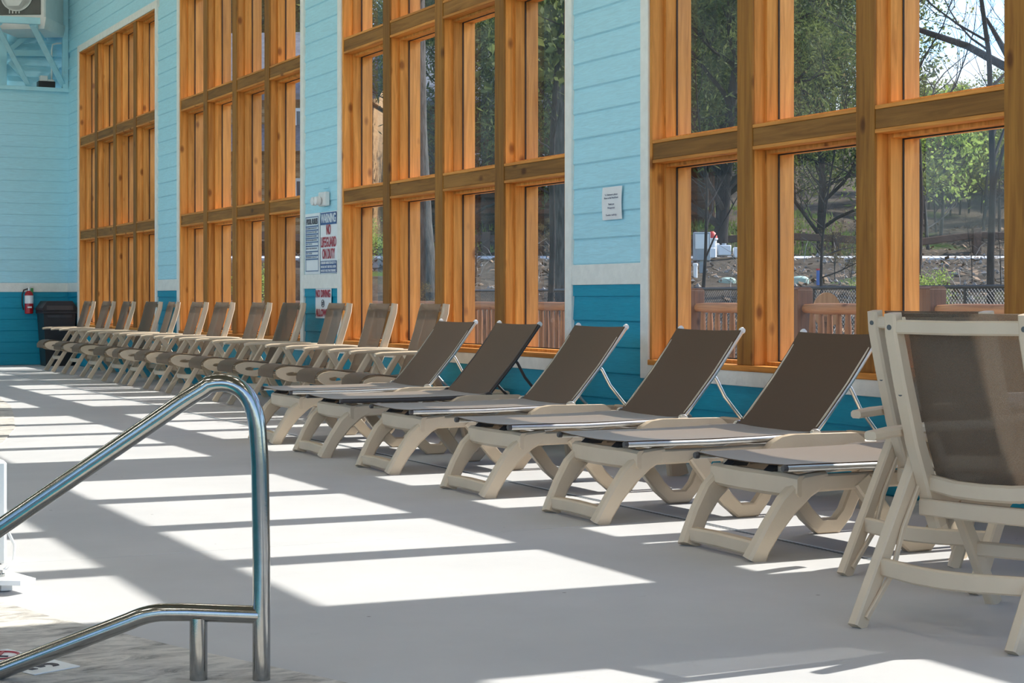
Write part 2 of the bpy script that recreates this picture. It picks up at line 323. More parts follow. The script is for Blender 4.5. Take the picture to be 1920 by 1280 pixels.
# ------------------------------------------------------------------ mesh helpers
class G:
    def __init__(s): s.v = []; s.f = []
    def add(s, vs, fs):
        o = len(s.v); s.v += [tuple(p) for p in vs]; s.f += [tuple(i + o for i in f) for f in fs]
    def box(s, x0, x1, y0, y1, z0, z1, c=0.0):
        if c <= 0:
            vs = [(x, y, z) for x in (x0, x1) for y in (y0, y1) for z in (z0, z1)]
            s.add(vs, [(0, 1, 3, 2), (4, 6, 7, 5), (0, 4, 5, 1), (2, 3, 7, 6), (0, 2, 6, 4), (1, 5, 7, 3)]); return
        c = min(c, abs(x1 - x0) * .45, abs(y1 - y0) * .45, abs(z1 - z0) * .45)
        X = (x0, x1); Y = (y0, y1); Z = (z0, z1); sg = (1, -1); vs = []; ix = {}
        for i in (0, 1):
            for j in (0, 1):
                for k in (0, 1):
                    for a in range(3):
                        p = [X[i] + sg[i] * c, Y[j] + sg[j] * c, Z[k] + sg[k] * c]; p[a] = (X[i], Y[j], Z[k])[a]
                        ix[(i, j, k, a)] = len(vs); vs.append(p)
        fs = []
        for a in range(3):
            for e in (0, 1):
                b, d = [(1, 2), (0, 2), (0, 1)][a]
                q = []
                for (u, w) in ((0, 0), (1, 0), (1, 1), (0, 1)):
                    t = [0, 0, 0]; t[a] = e; t[b] = u; t[d] = w; q.append(ix[(*t, a)])
                fs.append(q)
        for a in range(3):                      # edges along axis a
            b, d = [(1, 2), (0, 2), (0, 1)][a]
            for u in (0, 1):
                for w in (0, 1):
                    t0 = [0, 0, 0]; t0[b] = u; t0[d] = w; t1 = list(t0); t1[a] = 1
                    fs.append((ix[(*t0, b)], ix[(*t1, b)], ix[(*t1, d)], ix[(*t0, d)]))
        for i in (0, 1):
            for j in (0, 1):
                for k in (0, 1): fs.append(tuple(ix[(i, j, k, a)] for a in range(3)))
        s.add(vs, fs)
    def ring(s, y0, y1, z0, z1, t, x0, x1):
        """a rectangular frame in the y-z plane, t wide, from x0 to x1"""
        vs = []
        for x in (x0, x1):
            for (a, b, c, d) in ((y0, y1, z0, z1), (y0 + t, y1 - t, z0 + t, z1 - t)):
                vs += [(x, a, c), (x, b, c), (x, b, d), (x, a, d)]
        fs = []
        for i in range(4):
            j = (i + 1) % 4
            fs += [(i, j, 4 + j, 4 + i), (8 + i, 12 + i, 12 + j, 8 + j), (i, 8 + i, 8 + j, j), (4 + i, 4 + j, 12 + j, 12 + i)]
        s.add(vs, fs)
    def prism(s, poly, a0, a1, axis='y'):
        """a closed outline extruded along an axis; outline is (x,z) for y, (x,y) for z, (y,z) for x"""
        n = len(poly); vs = []
        for a in (a0, a1):
            for (p, q) in poly: vs.append({'y': (p, a, q), 'z': (p, q, a), 'x': (a, p, q)}[axis])
        s.add(vs, [tuple(range(n)), tuple(range(2 * n - 1, n - 1, -1))] + [(i, (i + 1) % n, n + (i + 1) % n, n + i) for i in range(n)])
    def loopprism(s, outer, inner, a0, a1):
        """outline with a hole, both loops of equal count, (x,z), extruded along y"""
        n = len(outer); vs = []
        for a in (a0, a1):
            vs += [(p, a, q) for p, q in outer] + [(p, a, q) for p, q in inner]
        fs = []
        for i in range(n):
            j = (i + 1) % n
            fs += [(i, j, n + j, n + i), (2 * n + i, 3 * n + i, 3 * n + j, 2 * n + j), (i, 2 * n + i, 2 * n + j, j), (n + i, n + j, 3 * n + j, 3 * n + i)]
        s.add(vs, fs)
    def tube(s, pts, r, n=8, caps=True, closed=False):
        P = [Vector(p) for p in pts]; k = len(P)
        rr = r if isinstance(r, (list, tuple)) else [r] * k
        up = None; vs = []
        for i in range(k):
            if closed: t = P[(i + 1) % k] - P[i - 1]
            else: t = P[min(i + 1, k - 1)] - P[max(i - 1, 0)]
            if t.length < 1e-9: t = Vector((0, 0, 1))
            t.normalize()
            if up is None:
                up = Vector((0, 0, 1)) if abs(t.z) < 0.9 else Vector((1, 0, 0))
            a = (up - t * up.dot(t)); a.normalize(); up = a; b = t.cross(a)
            for j in range(n):
                an = 2 * PI * (j + 0.5) / n
                vs.append(P[i] + (a * math.cos(an) + b * math.sin(an)) * rr[i])
        fs = []
        for i in range(k if closed else k - 1):
            i2 = (i + 1) % k
            for j in range(n):
                j2 = (j + 1) % n
                fs.append((i * n + j, i * n + j2, i2 * n + j2, i2 * n + j))
        if caps and not closed:
            fs.append(tuple(range(n - 1, -1, -1))); fs.append(tuple((k - 1) * n + j for j in range(n)))
        s.add(vs, fs)
    def sweep(s, pts, w, h, side=(0, 1, 0), c=0.006):
        """beam of rounded-rectangle section (w along side, h across) along a path; w, h may be lists"""
        P = [Vector(p) for p in pts]; k = len(P); S = Vector(side); vs = []
        W = w if isinstance(w, (list, tuple)) else [w] * k; H = h if isinstance(h, (list, tuple)) else [h] * k
        for i in range(k):
            t = (P[min(i + 1, k - 1)] - P[max(i - 1, 0)]).normalized()
            a = (S - t * S.dot(t)).normalized(); b = t.cross(a)
            x, y = W[i] / 2, H[i] / 2; q = min(c, x * .8, y * .8)
            for (u, v) in ((x, y - q), (x - q, y), (-x + q, y), (-x, y - q), (-x, -y + q), (-x + q, -y), (x - q, -y), (x, -y + q)):
                vs.append(P[i] + a * u + b * v)
        fs = [tuple(range(7, -1, -1)), tuple((k - 1) * 8 + j for j in range(8))]
        for i in range(k - 1):
            for j in range(8): fs.append((i * 8 + j, i * 8 + (j + 1) % 8, (i + 1) * 8 + (j + 1) % 8, (i + 1) * 8 + j))
        s.add(vs, fs)
    def lathe(s, prof, n=20, at=(0, 0, 0), axis='z'):
        vs = []
        for r, h in prof:
            for j in range(n):
                a = 2 * PI * j / n; c, d = r * math.cos(a), r * math.sin(a)
                p = {'z': (c, d, h), 'y': (c, h, d), 'x': (h, c, d)}[axis]
                vs.append((p[0] + at[0], p[1] + at[1], p[2] + at[2]))
        fs = [tuple(range(n - 1, -1, -1)), tuple((len(prof) - 1) * n + j for j in range(n))]
        for i in range(len(prof) - 1):
            for j in range(n): fs.append((i * n + j, i * n + (j + 1) % n, (i + 1) * n + (j + 1) % n, (i + 1) * n + j))
        s.add(vs, fs)
    def sheet(s, rows, th=0.004):
        """a thick cloth from a grid of points rows[i][j]; thickness along each row's own normal"""
        m, n = len(rows), len(rows[0]); top = []; bot = []
        for i in range(m):
            for j in range(n):
                p = Vector(rows[i][j]); du = Vector(rows[min(i + 1, m - 1)][j]) - Vector(rows[max(i - 1, 0)][j]); dv = Vector(rows[i][min(j + 1, n - 1)]) - Vector(rows[i][max(j - 1, 0)])
                nn = du.cross(dv); nn = nn.normalized() if nn.length > 1e-12 else Vector((0, 0, 1))
                top.append(p + nn * th / 2); bot.append(p - nn * th / 2)
        vs = top + bot; o = m * n; fs = []
        for i in range(m - 1):
            for j in range(n - 1):
                a, b, c, d = i * n + j, i * n + j + 1, (i + 1) * n + j + 1, (i + 1) * n + j
                fs += [(a, d, c, b), (o + a, o + b, o + c, o + d)]
        edge = [(i * n, (i + 1) * n) for i in range(m - 1)] + [((m - 1) * n + j, (m - 1) * n + j + 1) for j in range(n - 1)] + [((i + 1) * n + n - 1, i * n + n - 1) for i in range(m - 1)] + [(j + 1, j) for j in range(n - 1)]
        for a, b in edge: fs.append((a, b, o + b, o + a))
        s.add(vs, fs)
    def xf(s, mx):
        s.v = [tuple(mx @ Vector(p)) for p in s.v]; return s
    def mesh(s, name, m, smooth=40):
        me = bpy.data.meshes.new(name); me.from_pydata(s.v, [], s.f); me.update()
        if smooth:
            me.polygons.foreach_set('use_smooth', [True] * len(me.polygons)); me.set_sharp_from_angle(angle=R(smooth))
        mm = M[m] if isinstance(m, str) else m
        me.materials.append(mm); return me
    def build(s, name, m, parent=None, smooth=40, loc=None, rot=None, kind=None):
        return put(name, s.mesh(name, m, smooth), parent, loc, rot, kind)
def put(name, me, parent=None, loc=None, rot=None, kind=None):
    o = bpy.data.objects.new(name, me); COL.objects.link(o)
    if parent: o.parent = parent
    if loc is not None: o.location = loc
    if rot is not None: o.rotation_euler = rot
    if kind: o['kind'] = kind
    return o
def thing(name, label, cat, loc=(0, 0, 0), rz=0.0, group=None):
    o = bpy.data.objects.new(name, None); COL.objects.link(o); o.location = loc; o.rotation_euler = (0, 0, rz); o.empty_display_size = 0.1
    return tag(o, label, cat, group)
def tag(o, label, cat, group=None):
    o['label'] = label; o['category'] = cat
    if group: o['group'] = group
    return o
def struct(name, loc=(0, 0, 0)):
    o = bpy.data.objects.new(name, None); COL.objects.link(o); o.location = loc; o.empty_display_size = 0.1; o['kind'] = 'structure'; return o
def kids(o): return [c for c in COL.objects if c.parent == o]
KID = {}
def copy_tree(o, parent=None):
    c = o.copy(); COL.objects.link(c); c.parent = parent
    if o.name not in KID: KID[o.name] = kids(o)
    for k in KID[o.name]: copy_tree(k, c)
    return c
def text(name, s, size, m, parent, loc, width=None, facing='-x', th=0.0008, bold=0.0):
    """flat lettering as a thin mesh, centred, standing on a wall that faces the room (-x) or lying (z)"""
    cu = bpy.data.curves.new(name, 'FONT'); cu.body = s; cu.size = size; cu.align_x = 'CENTER'; cu.align_y = 'CENTER'; cu.extrude = th; cu.offset = bold
    cu.resolution_u = 3
    t = bpy.data.objects.new(name + '_curve', cu); COL.objects.link(t)
    bpy.context.view_layer.update()
    me = bpy.data.meshes.new_from_object(t.evaluated_get(bpy.context.evaluated_depsgraph_get()))
    COL.objects.unlink(t); bpy.data.objects.remove(t); bpy.data.curves.remove(cu)
    me.materials.clear(); me.materials.append(M[m])
    xs = [v.co.x for v in me.vertices]; w = max(xs) - min(xs)
    k = width / w if width else 1.0
    mx = Matrix.Diagonal((k, 1, 1, 1))
    if facing == '-x': mx = Matrix(((0, 0, -1, 0), (-1, 0, 0, 0), (0, 1, 0, 0), (0, 0, 0, 1))) @ mx
    me.transform(mx)
    return put(name, me, parent, loc)

# a second ground frame turned like the hillside outside: a = across, d = distance up the valley
CT, ST = math.cos(TH), math.sin(TH)
def gp(a, d): return (a * CT + d * ST, -a * ST + d * CT)

# ------------------------------------------------------------------ room shell
DX = 5.88                # inner face of the window wall
FY = 28.0                # far wall
HC = 7.2                 # ceiling height
WIN_L = [27.14, 21.41, 15.68, 9.95, 4.22]      # left edges of the five windows
WW = 4.56; CAS = 0.10
ZB, ZT = 0.61, 4.82      # rough opening
EXP = 0.177
# floor: slabs with recessed joints, a slotted drain along the chairs
flo = struct('floor')
xs_ = [-9.0, 4.365, 5.90]; ys_ = [-7.0, 1.1, 7.1, 13.1, 19.1, 25.1, 28.05]
g = G(); g.box(-9, 6.1, -7, 28.3, -0.16, -0.006); g.build('joint_bed', 'joint', flo, 0)
for i in range(2):
    for j in range(6):
        x0, x1 = (xs_[0], 4.372) if i == 0 else (4.412, 5.90)
        y0, y1 = ys_[j] + .002, ys_[j + 1] - .002
        g = G()
        if i == 0:
            # the near-left slabs stop at the pool border
            g.box(x0, x1, y0, y1, -0.10, 0.0, 0.004)
        else: g.box(x0, x1, y0, y1, -0.10, 0.0, 0.004)
        g.build('slab', 'floor', flo, 0)
g = G(); g.box(4.374, 4.410, -7, 28.0, -0.03, -0.003); dr = g.build('drain_channel', 'util', flo, 0)
g = G()
for k in range(300):
    y = 4.5 + k * 0.028
    g.box(4.380, 4.404, y, y + 0.013, -0.0035, -0.0022)
g.build('drain_slot', 'joint', dr, 0, kind='stuff')

# window wall
wall = struct('wall_right', (DX, 0, 0))
g = G()
ylast = -7.0
def core(y0, y1, z0, z1): g.box(0.012, 0.26, y0, y1, z0, z1)
edges = [(y - WW, y) for y in WIN_L]
core(-7, FY + .3, -0.1, ZB - .002); core(-7, FY + .3, ZT + .002, HC)
prev = FY + .3
for (a, b) in edges:
    core(b + .002, prev, ZB, ZT); prev = a - .002
core(-7, prev, ZB, ZT)
g.build('sheathing', 'blue', wall, 0)
def board_mesh(length, m):
    g = G()   # lapped board: thin at the top, proud at its bottom edge, lower edge slightly rounded
    g.prism([(0.012, 0.0), (0.0, 0.0), (-0.0095, 0.011), (-0.0095, 0.018), (0.000, EXP + 0.001), (0.012, EXP + 0.001)], -length, 0, 'y')
    return g.mesh('siding_board', m, 0)
BM = {}
def board(y_left, length, z, m):
    k = (round(length, 3), m)
    if k not in BM: BM[k] = board_mesh(length, m)
    return put('siding_board', BM[k], wall, (0, y_left, z))
piers = []
top = FY
for (a, b) in edges:
    piers.append((top, b + CAS)); top = a - CAS
for (yl, yr) in piers:
    for i in range(-1, 6): board(yl, yl - yr, 0.0 + EXP * (i + 0) if i >= 0 else -EXP, 'teal') if i >= 0 else None
    g = G(); g.box(-0.011, 0.012, yr, yl, 1.062, 1.142); g.build('siding_board', 'teal', wall, 0)
    for i in range(20): board(yl, yl - yr, 1.28 + EXP * i, 'blue')
    g = G(); g.box(-0.022, 0.012, yr, yl, 1.14, 1.282, 0.003); g.build('chair_rail', 'trim', wall, 0)
for (a, b) in edges:
    for i in range(3): board(b + CAS, WW + 2 * CAS, EXP * i, 'teal') if i < 2 else None
    g = G(); g.box(-0.011, 0.012, a - CAS, b + CAS, EXP * 2, 0.522); g.build('siding_board', 'teal', wall, 0)
for i in range(13): board(FY, FY + 7.0, ZT + CAS + EXP * i - .004, 'blue')

# windows: one built, four copied
def make_window():
    w = struct('window_1')
    # casing
    for y0 in (-WW - CAS, 0.0):
        g = G(); g.box(-0.026, 0.02, y0, y0 + CAS, 0.52, ZT + CAS, 0.003); g.build('casing', 'trim', w, 0)
    for z0, z1 in ((0.52, ZB), (ZT, ZT + CAS)):
        g = G(); g.box(-0.026, 0.02, -WW, 0, z0, z1, 0.003); g.build('casing', 'trim', w, 0)
    CW, PW, JW = (WW - 3 * 0.16 - 2 * 0.03) / 4, 0.16, 0.03
    g = G(); g.box(0.006, 0.28, -PW, 0, 0.645, 4.80, 0.004); pm = g.mesh('post', 'wood_v', 0)
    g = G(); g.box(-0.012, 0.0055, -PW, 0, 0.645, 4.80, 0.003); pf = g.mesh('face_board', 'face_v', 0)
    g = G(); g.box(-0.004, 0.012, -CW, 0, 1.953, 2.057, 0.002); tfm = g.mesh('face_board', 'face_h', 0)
    g = G(); g.box(-0.012, 0.28, -JW, 0, 0.645, 4.80, 0.003); jm = g.mesh('jamb', 'wood_v', 0)
    put('jamb', jm, w, (0, 0, 0)); put('jamb', jm, w, (0, -WW + JW, 0))
    g = G(); g.box(-0.030, 0.30, -WW, 0, ZB, 0.645, 0.004); g.build('sill', 'wood_h', w, 0)
    g = G(); g.box(-0.012, 0.28, -WW, 0, 4.80, ZT, 0.002); g.build('header', 'wood_h', w, 0)
    rows = [(0.645, 1.93), (2.08, 3.36), (3.51, 4.80)]
    tr = G(); tr.box(0.0125, 0.28, -CW, 0, 1.952, 2.058, 0.003); trm = tr.mesh('transom', 'wood_h', 0)
    lp = G(); lp.box(-0.009, 0.28, -CW, 0, 2.058, 2.08, 0.003); lpm = lp.mesh('transom_lip', 'wood_h', 0)
    st = {}; gk = {}; ot = {}; pn = {}
    for ri, (z0, z1) in enumerate(rows):
        h = round(z1 - z0, 3)
        if h not in st:
            a = G(); a.ring(-CW, 0, 0, h, 0.022, 0.082, 0.160); st[h] = a.mesh('glazing_stop', 'wood_v', 0)
            a = G(); a.ring(-CW + .008, -.008, 0.008, h - .008, 0.022, 0.1602, 0.1638); gk[h] = a.mesh('gasket', 'gasket', 0)
            a = G(); a.ring(-CW, 0, 0, h, 0.020, 0.176, 0.276); ot[h] = a.mesh('outer_frame', 'wood_v', 0)
            a = G(); a.box(0.164, 0.170, -CW + .004, -.004, 0.004, h - .004); pn[h] = a.mesh('pane', 'glass', 0)
        for c in range(4):
            y = -JW - c * (CW + PW)
            put('glazing_stop', st[h], w, (0, y, z0)); put('gasket', gk[h], w, (0, y, z0)); put('outer_frame', ot[h], w, (0, y, z0)); put('pane', pn[h], w, (0, y, z0))
            if ri < 2:
                dz = (0, 1.43)[ri]
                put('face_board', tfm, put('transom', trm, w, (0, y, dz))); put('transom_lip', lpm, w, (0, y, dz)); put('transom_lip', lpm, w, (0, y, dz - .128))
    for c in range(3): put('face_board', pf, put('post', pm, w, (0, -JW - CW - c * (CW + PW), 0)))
    return w
w1 = make_window(); w1.location = (DX, WIN_L[0], 0)
for i in range(1, 5):
    c = copy_tree(w1); c.name = 'window_%d' % (i + 1); c.location = (DX, WIN_L[i], 0)

# far wall with a ledge, recessed above it
fw = struct('wall_far', (0, FY, 0))
g = G(); g.box(-9.2, DX + .25, 0.012, 0.6, -0.1, 4.35); g.build('sheathing', 'blue', fw, 0)
g = G(); g.box(-9.2, DX + .25, 0.42, 0.6, 4.35, HC); g.build('sheathing', 'blue', fw, 0)
fbm = {}
def fboard(z, m, dy=0.0, h=EXP):
    if (m, h) not in fbm:
        g = G(); g.prism([(0.012, 0.0), (0.0, 0.0), (-0.0095, 0.011), (-0.0095, 0.018), (0.000, h - .009), (0.012, h - .009)], -9.2, DX, 'x'); fbm[(m, h)] = g.mesh('siding_board', m, 0)
    return put('siding_board', fbm[(m, h)], fw, (0, dy, z))
for i in range(6): fboard(EXP * i, 'teal', 0, EXP + .01 if i < 5 else EXP + .01)
g = G(); g.box(-9.2, DX, -0.011, 0.012, 1.062, 1.142); g.build('siding_board', 'teal', fw, 0)
for i in range(17): fboard(1.28 + EXP * i, 'blue', 0, EXP + .01)
for i in range(16): fboard(4.37 + EXP * i, 'blue', 0.41, EXP + .01)
g = G(); g.box(-9.2, DX - .02, -0.022, 0.012, 1.14, 1.282, 0.003); g.build('chair_rail', 'trim', fw, 0)
g = G(); g.box(-9.2, DX, -0.06, 0.42, 4.29, 4.352, 0.004); g.build('ledge', 'bluepaint', fw, 0)
g = G(); g.box(DX - 0.10, DX - 0.01, -0.055, 0.035, 4.352, HC - .01, 0.004); g.build('corner_post', 'bluepaint', fw, 0)
g = G(); g.box(4.86, 4.99, 0.32, 0.41, 4.352, HC - .01, 0.004); g.build('stud', 'bluepaint', fw, 0)
lw = struct('wall_left'); g = G(); g.box(-9.3, -9.1, -7, FY + .6, 5.6, HC); g.build('upper_wall', 'blue', lw, 0)
g = G(); g.box(-9.3, -9.1, -7, FY + .6, -.1, 1.14); g.build('wainscot', 'teal', lw, 0)
g = G(); g.box(-9.3, -9.08, -7, FY + .6, 1.14, 1.282); g.build('chair_rail', 'trim', lw, 0)
g = G(); g.box(-9.3, -9.1, -7, FY + .6, 1.282, 2.2); g.build('lower_wall', 'blue', lw, 0)
for k in range(7):
    g = G(); g.box(-9.3, -9.06, -7 + k * 5.75, -6.0 + k * 5.75, 2.2, 5.6); g.build('wall_pier', 'blue', lw, 0)
ce = struct('ceiling'); g = G(); g.box(-9.2, DX + 1.0, -7, FY + .6, HC, HC + .2); g.build('ceiling_board', 'ceiling', ce, 0)

# ceiling lights, two rows running the length of the hall
fix = None
li = 0
for y in (-3.0, 1.0, 5.0, 9.0, 13.0, 17.0, 21.0, 25.0):
    for x in (-6.5, -2.5, 3.6):
        if fix is None:
            fix = thing('ceiling_light', '', 'light', group='ceiling strip lights over the pool hall')
            g = G(); g.box(-0.24, 0.24, -0.70, 0.70, -0.09, 0.0, 0.01); g.build('housing', 'metalwhite', fix, 0)
            g = G(); g.box(-0.15, 0.15, -0.66, 0.66, -0.30, -0.091, 0.05); g.build('diffuser', 'lamp', fix, 0)
            o = fix
        else: o = copy_tree(fix)
        o.location = (x, y, HC); o['label'] = 'white strip light on the ceiling, above the pool hall'

# pool border, pool
bd = [(2.1, 2.9), (1.87, 3.9), (1.68, 4.503), (1.519, 4.896), (1.414, 5.143), (1.26, 5.586), (1.172, 5.814), (1.069, 6.2), (0.98, 6.8), (1.0, 8.0), (1.25, 9.6), (1.75, 11.4), (2.26, 13.0), (2.60, 14.4), (2.86, 15.9), (3.10, 17.4), (3.24, 18.9), (3.2, 20.6), (2.8, 22.4), (2.0, 24.0)]
def offs(poly, d):
    out = []
    for i, p in enumerate(poly):
        a = Vector(poly[max(i - 1, 0)]); b = Vector(poly[min(i + 1, len(poly) - 1)]); t = (b - a).normalized(); out.append((p[0] - t.y * d, p[1] + t.x * d))
    return out
inn = offs(bd, 1.02)
bor = struct('trim_1')
g = G(); n = len(bd)
vs = [(x, y, 0.006) for x, y in bd] + [(x, y, 0.006) for x, y in inn] + [(x, y, -0.05) for x, y in bd] + [(x, y, -0.05) for x, y in inn]
fs = []
for i in range(n - 1):
    fs += [(i, i + 1, n + i + 1, n + i), (i, 2 * n + i, 2 * n + i + 1, i + 1), (n + i, n + i + 1, 3 * n + i + 1, 3 * n + i)]
g.add(vs, fs); g.build('stamped_border', 'stone', bor, 0)
g = G()
vs = [(x, y, 0.004) for x, y in inn] + [(-8.6, 2.9, 0.004), (-8.6, 24.5, 0.004)]
g.add(vs, [tuple(range(n)) + (n + 1, n)]); 
pw = g.build('pool_water', 'water', bor, 0)

# ------------------------------------------------------------------ loungers
def make_lounger():
    t = thing('sun_lounger', '', 'lounger')
    for s in (-1, 1):
        g = G(); g.sweep([(0.24, s * .285, .302), (0.6, s * .292, .305), (1.0, s * .30, .31), (1.5, s * .30, .31), (1.88, s * .29, .305)], 0.04, [.07, .066, .07, .07, .06], (0, 1, 0), .008); g.build('side_rail', 'beige', t)
        # front leg: wide flat leg raking forward
        g = G(); g.sweep([(0.36, s * .280, .322), (0.255, s * .284, .295), (0.17, s * .280, .22), (0.105, s * .268, .13), (0.06, s * .255, .05), (0.04, s * .245, .0)], [.05, .058, .058, .058, .062, .066], [.06, .10, .095, .082, .078, .088], (0, 1, 0), .012); g.build('front_leg', 'beige', t)
        # middle leg: open V with a flat foot
        path = [(0.52, .31), (0.60, .20), (0.69, .09), (0.755, .035), (0.85, .035), (0.90, .09), (0.95, .20), (1.01, .31)]
        g = G(); g.sweep([(x, s * (.30 + (.31 - z) * .05), z) for x, z in path], .05, [.085, .075, .07, .07, .07, .065, .07, .08], (0, 1, 0), .008); g.build('middle_leg', 'beige', t)
        g = G(); g.sweep([(1.46, s * .295, .30), (1.52, s * .30, .15), (1.56, s * .305, .0)], .055, [.11, .10, .13], (0, 1, 0), .01); g.build('rear_leg', 'beige', t)
        # raised lug beside the sling, above the middle leg
        g = G(); g.prism([(0.86, .31), (0.90, .355), (0.955, .382), (1.03, .392), (1.40, .388), (1.44, .36), (1.46, .31)], s * .345, s * .395 if s > 0 else -.395, 'y'); g.build('side_lug', 'beige', t)
        # sling rails
        g = G(); g.tube([(0.13, s * .328, .372), (0.6, s * .328, .368), (1.19, s * .328, .378)], .0145, 10); sr = g.build('seat_tube', 'alu', t)
        g = G(); g.lathe([(0.0125, -.008), (0.0150, -.003), (0.0150, .012)], 10, (0.128, s * .328, .372), 'x'); g.build('end_cap', 'dark_tube', sr)
        g = G(); g.tube([(1.19, s * .322, .380), (1.40, s * .322, .62), (1.585, s * .322, .860)], .0145, 10); br = g.build('back_tube', 'alu', t)
        g = G(); g.lathe([(0.016, -.01), (0.02, 0), (0.016, .012)], 10, (1.59, s * .322, .866), 'y'); g.build('end_cap', 'white', br)
        g = G(); g.lathe([(0.028, -.009), (0.032, -.004), (0.032, .008), (0.02, .012)], 14, (1.19, s * .338, .380), 'y'); g.build('hinge', 'alu', t)
        # back stay, bent aluminium tube
        g = G(); g.tube([(1.405, s * .30, .625), (1.43, s * .30, .60), (1.49, s * .295, .50), (1.58, s * .29, .40), (1.635, s * .285, .345)], .010, 8); g.build('back_stay', 'alu', t)
        # clip under the foot of the sling
        g = G(); g.box(.20, .245, s * .20 - .03, s * .20 + .03, .335, .372, .006); cl = g.build('sling_clip', 'beige', t)
        g = G(); g.prism([(0.17, .345), (0.25, .34), (0.27, .365), (0.20, .37)], s * .15 - .03, s * .15 + .03, 'y'); g.build('clip_wedge', 'rubber', cl)
    # front panel and foot bar between the front legs
    g = G(); g.sweep([(0.225, -.312, .296), (0.205, -.25, .297), (0.18, -.12, .298), (0.175, 0, .298), (0.18, .12, .298), (0.205, .25, .297), (0.225, .312, .296)], [.06, .06, .05, .05, .05, .06, .06], [.085, .095, .095, .095, .095, .095, .085], (1, 0, 0), .014); g.build('front_panel', 'beige', t)
    g = G(); g.sweep([(0.058, -.25, .048), (0.046, 0, .056), (0.058, .25, .048)], .055, .06, (1, 0, 0), .008); g.build('foot_bar', 'beige', t)
    g = G(); g.sweep([(1.86, -.29, .305), (1.90, 0, .305), (1.86, .29, .305)], .05, .07, (1, 0, 0), .01); g.build('rear_panel', 'beige', t)
    for x in (0.42, 0.72, 1.0):
        g = G(); g.tube([(x, -.32, .365), (x, -.24, .345), (x, -.1, .330), (x, .1, .330), (x, .24, .345), (x, .32, .365)], .008, 6); g.build('spreader_bar', 'alu', t)
    def cloth(path, hw, sag):
        return [[(p[0], hw * v, p[1] - sag * (1 - v * v)) for v in (-1, -.6, -.2, .2, .6, 1)] for p in path]
    g = G(); g.sheet(cloth([(0.135, .386), (0.3, .385), (0.6, .383), (0.9, .386), (1.12, .390), (1.19, .394)], .335, .010)); g.build('seat_sling', 'sling', t)
    g = G(); g.sheet([[(x - .006, .335 * v, z + .006 - .006 * (1 - v * v)) for v in (-1, -.6, -.2, .2, .6, 1)] for x, z in ((1.19, .388), (1.26, .460), (1.40, .622), (1.50, .752), (1.578, .862))]); g.build('back_sling', 'sling', t)
    return t
LG = 'sun loungers along the window wall'
LL = [(3.90, 6.11, 0.0, 'beige sun lounger nearest the camera, its raised back hidden behind the big sling chairs'),
      (3.90, 7.38, 0.0, 'beige sun lounger whose brown back has a pale diagonal scratch, beside the big chairs'),
      (3.88, 8.57, 0.5, 'beige sun lounger with its back in front of the left end of the rightmost window'),
      (3.90, 9.93, -0.5, 'beige sun lounger with its brown back in front of the teal wall pier'),
      (3.91, 11.14, 0.0, 'beige sun lounger with dark grey tubes, its seat in shade'),
      (3.96, 12.30, 0.0, 'beige sun lounger next to the row of upright chairs, farthest of the loungers')]
l0 = make_lounger()
lou = [l0] + [copy_tree(l0) for _ in range(5)]
for o, (x, y, a, lab) in zip(lou, LL):
    o.location = (x, y, 0); o.rotation_euler = (0, 0, R(a)); tag(o, lab, 'lounger', LG)
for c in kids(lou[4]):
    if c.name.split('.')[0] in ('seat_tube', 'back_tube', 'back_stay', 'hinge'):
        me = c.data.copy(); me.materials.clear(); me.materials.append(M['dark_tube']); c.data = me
g = G(); g.tube([(1.30, -.02, .512), (1.255, -.12, .462)], .0022, 5); g.build('scratch', 'paper', lou[1])

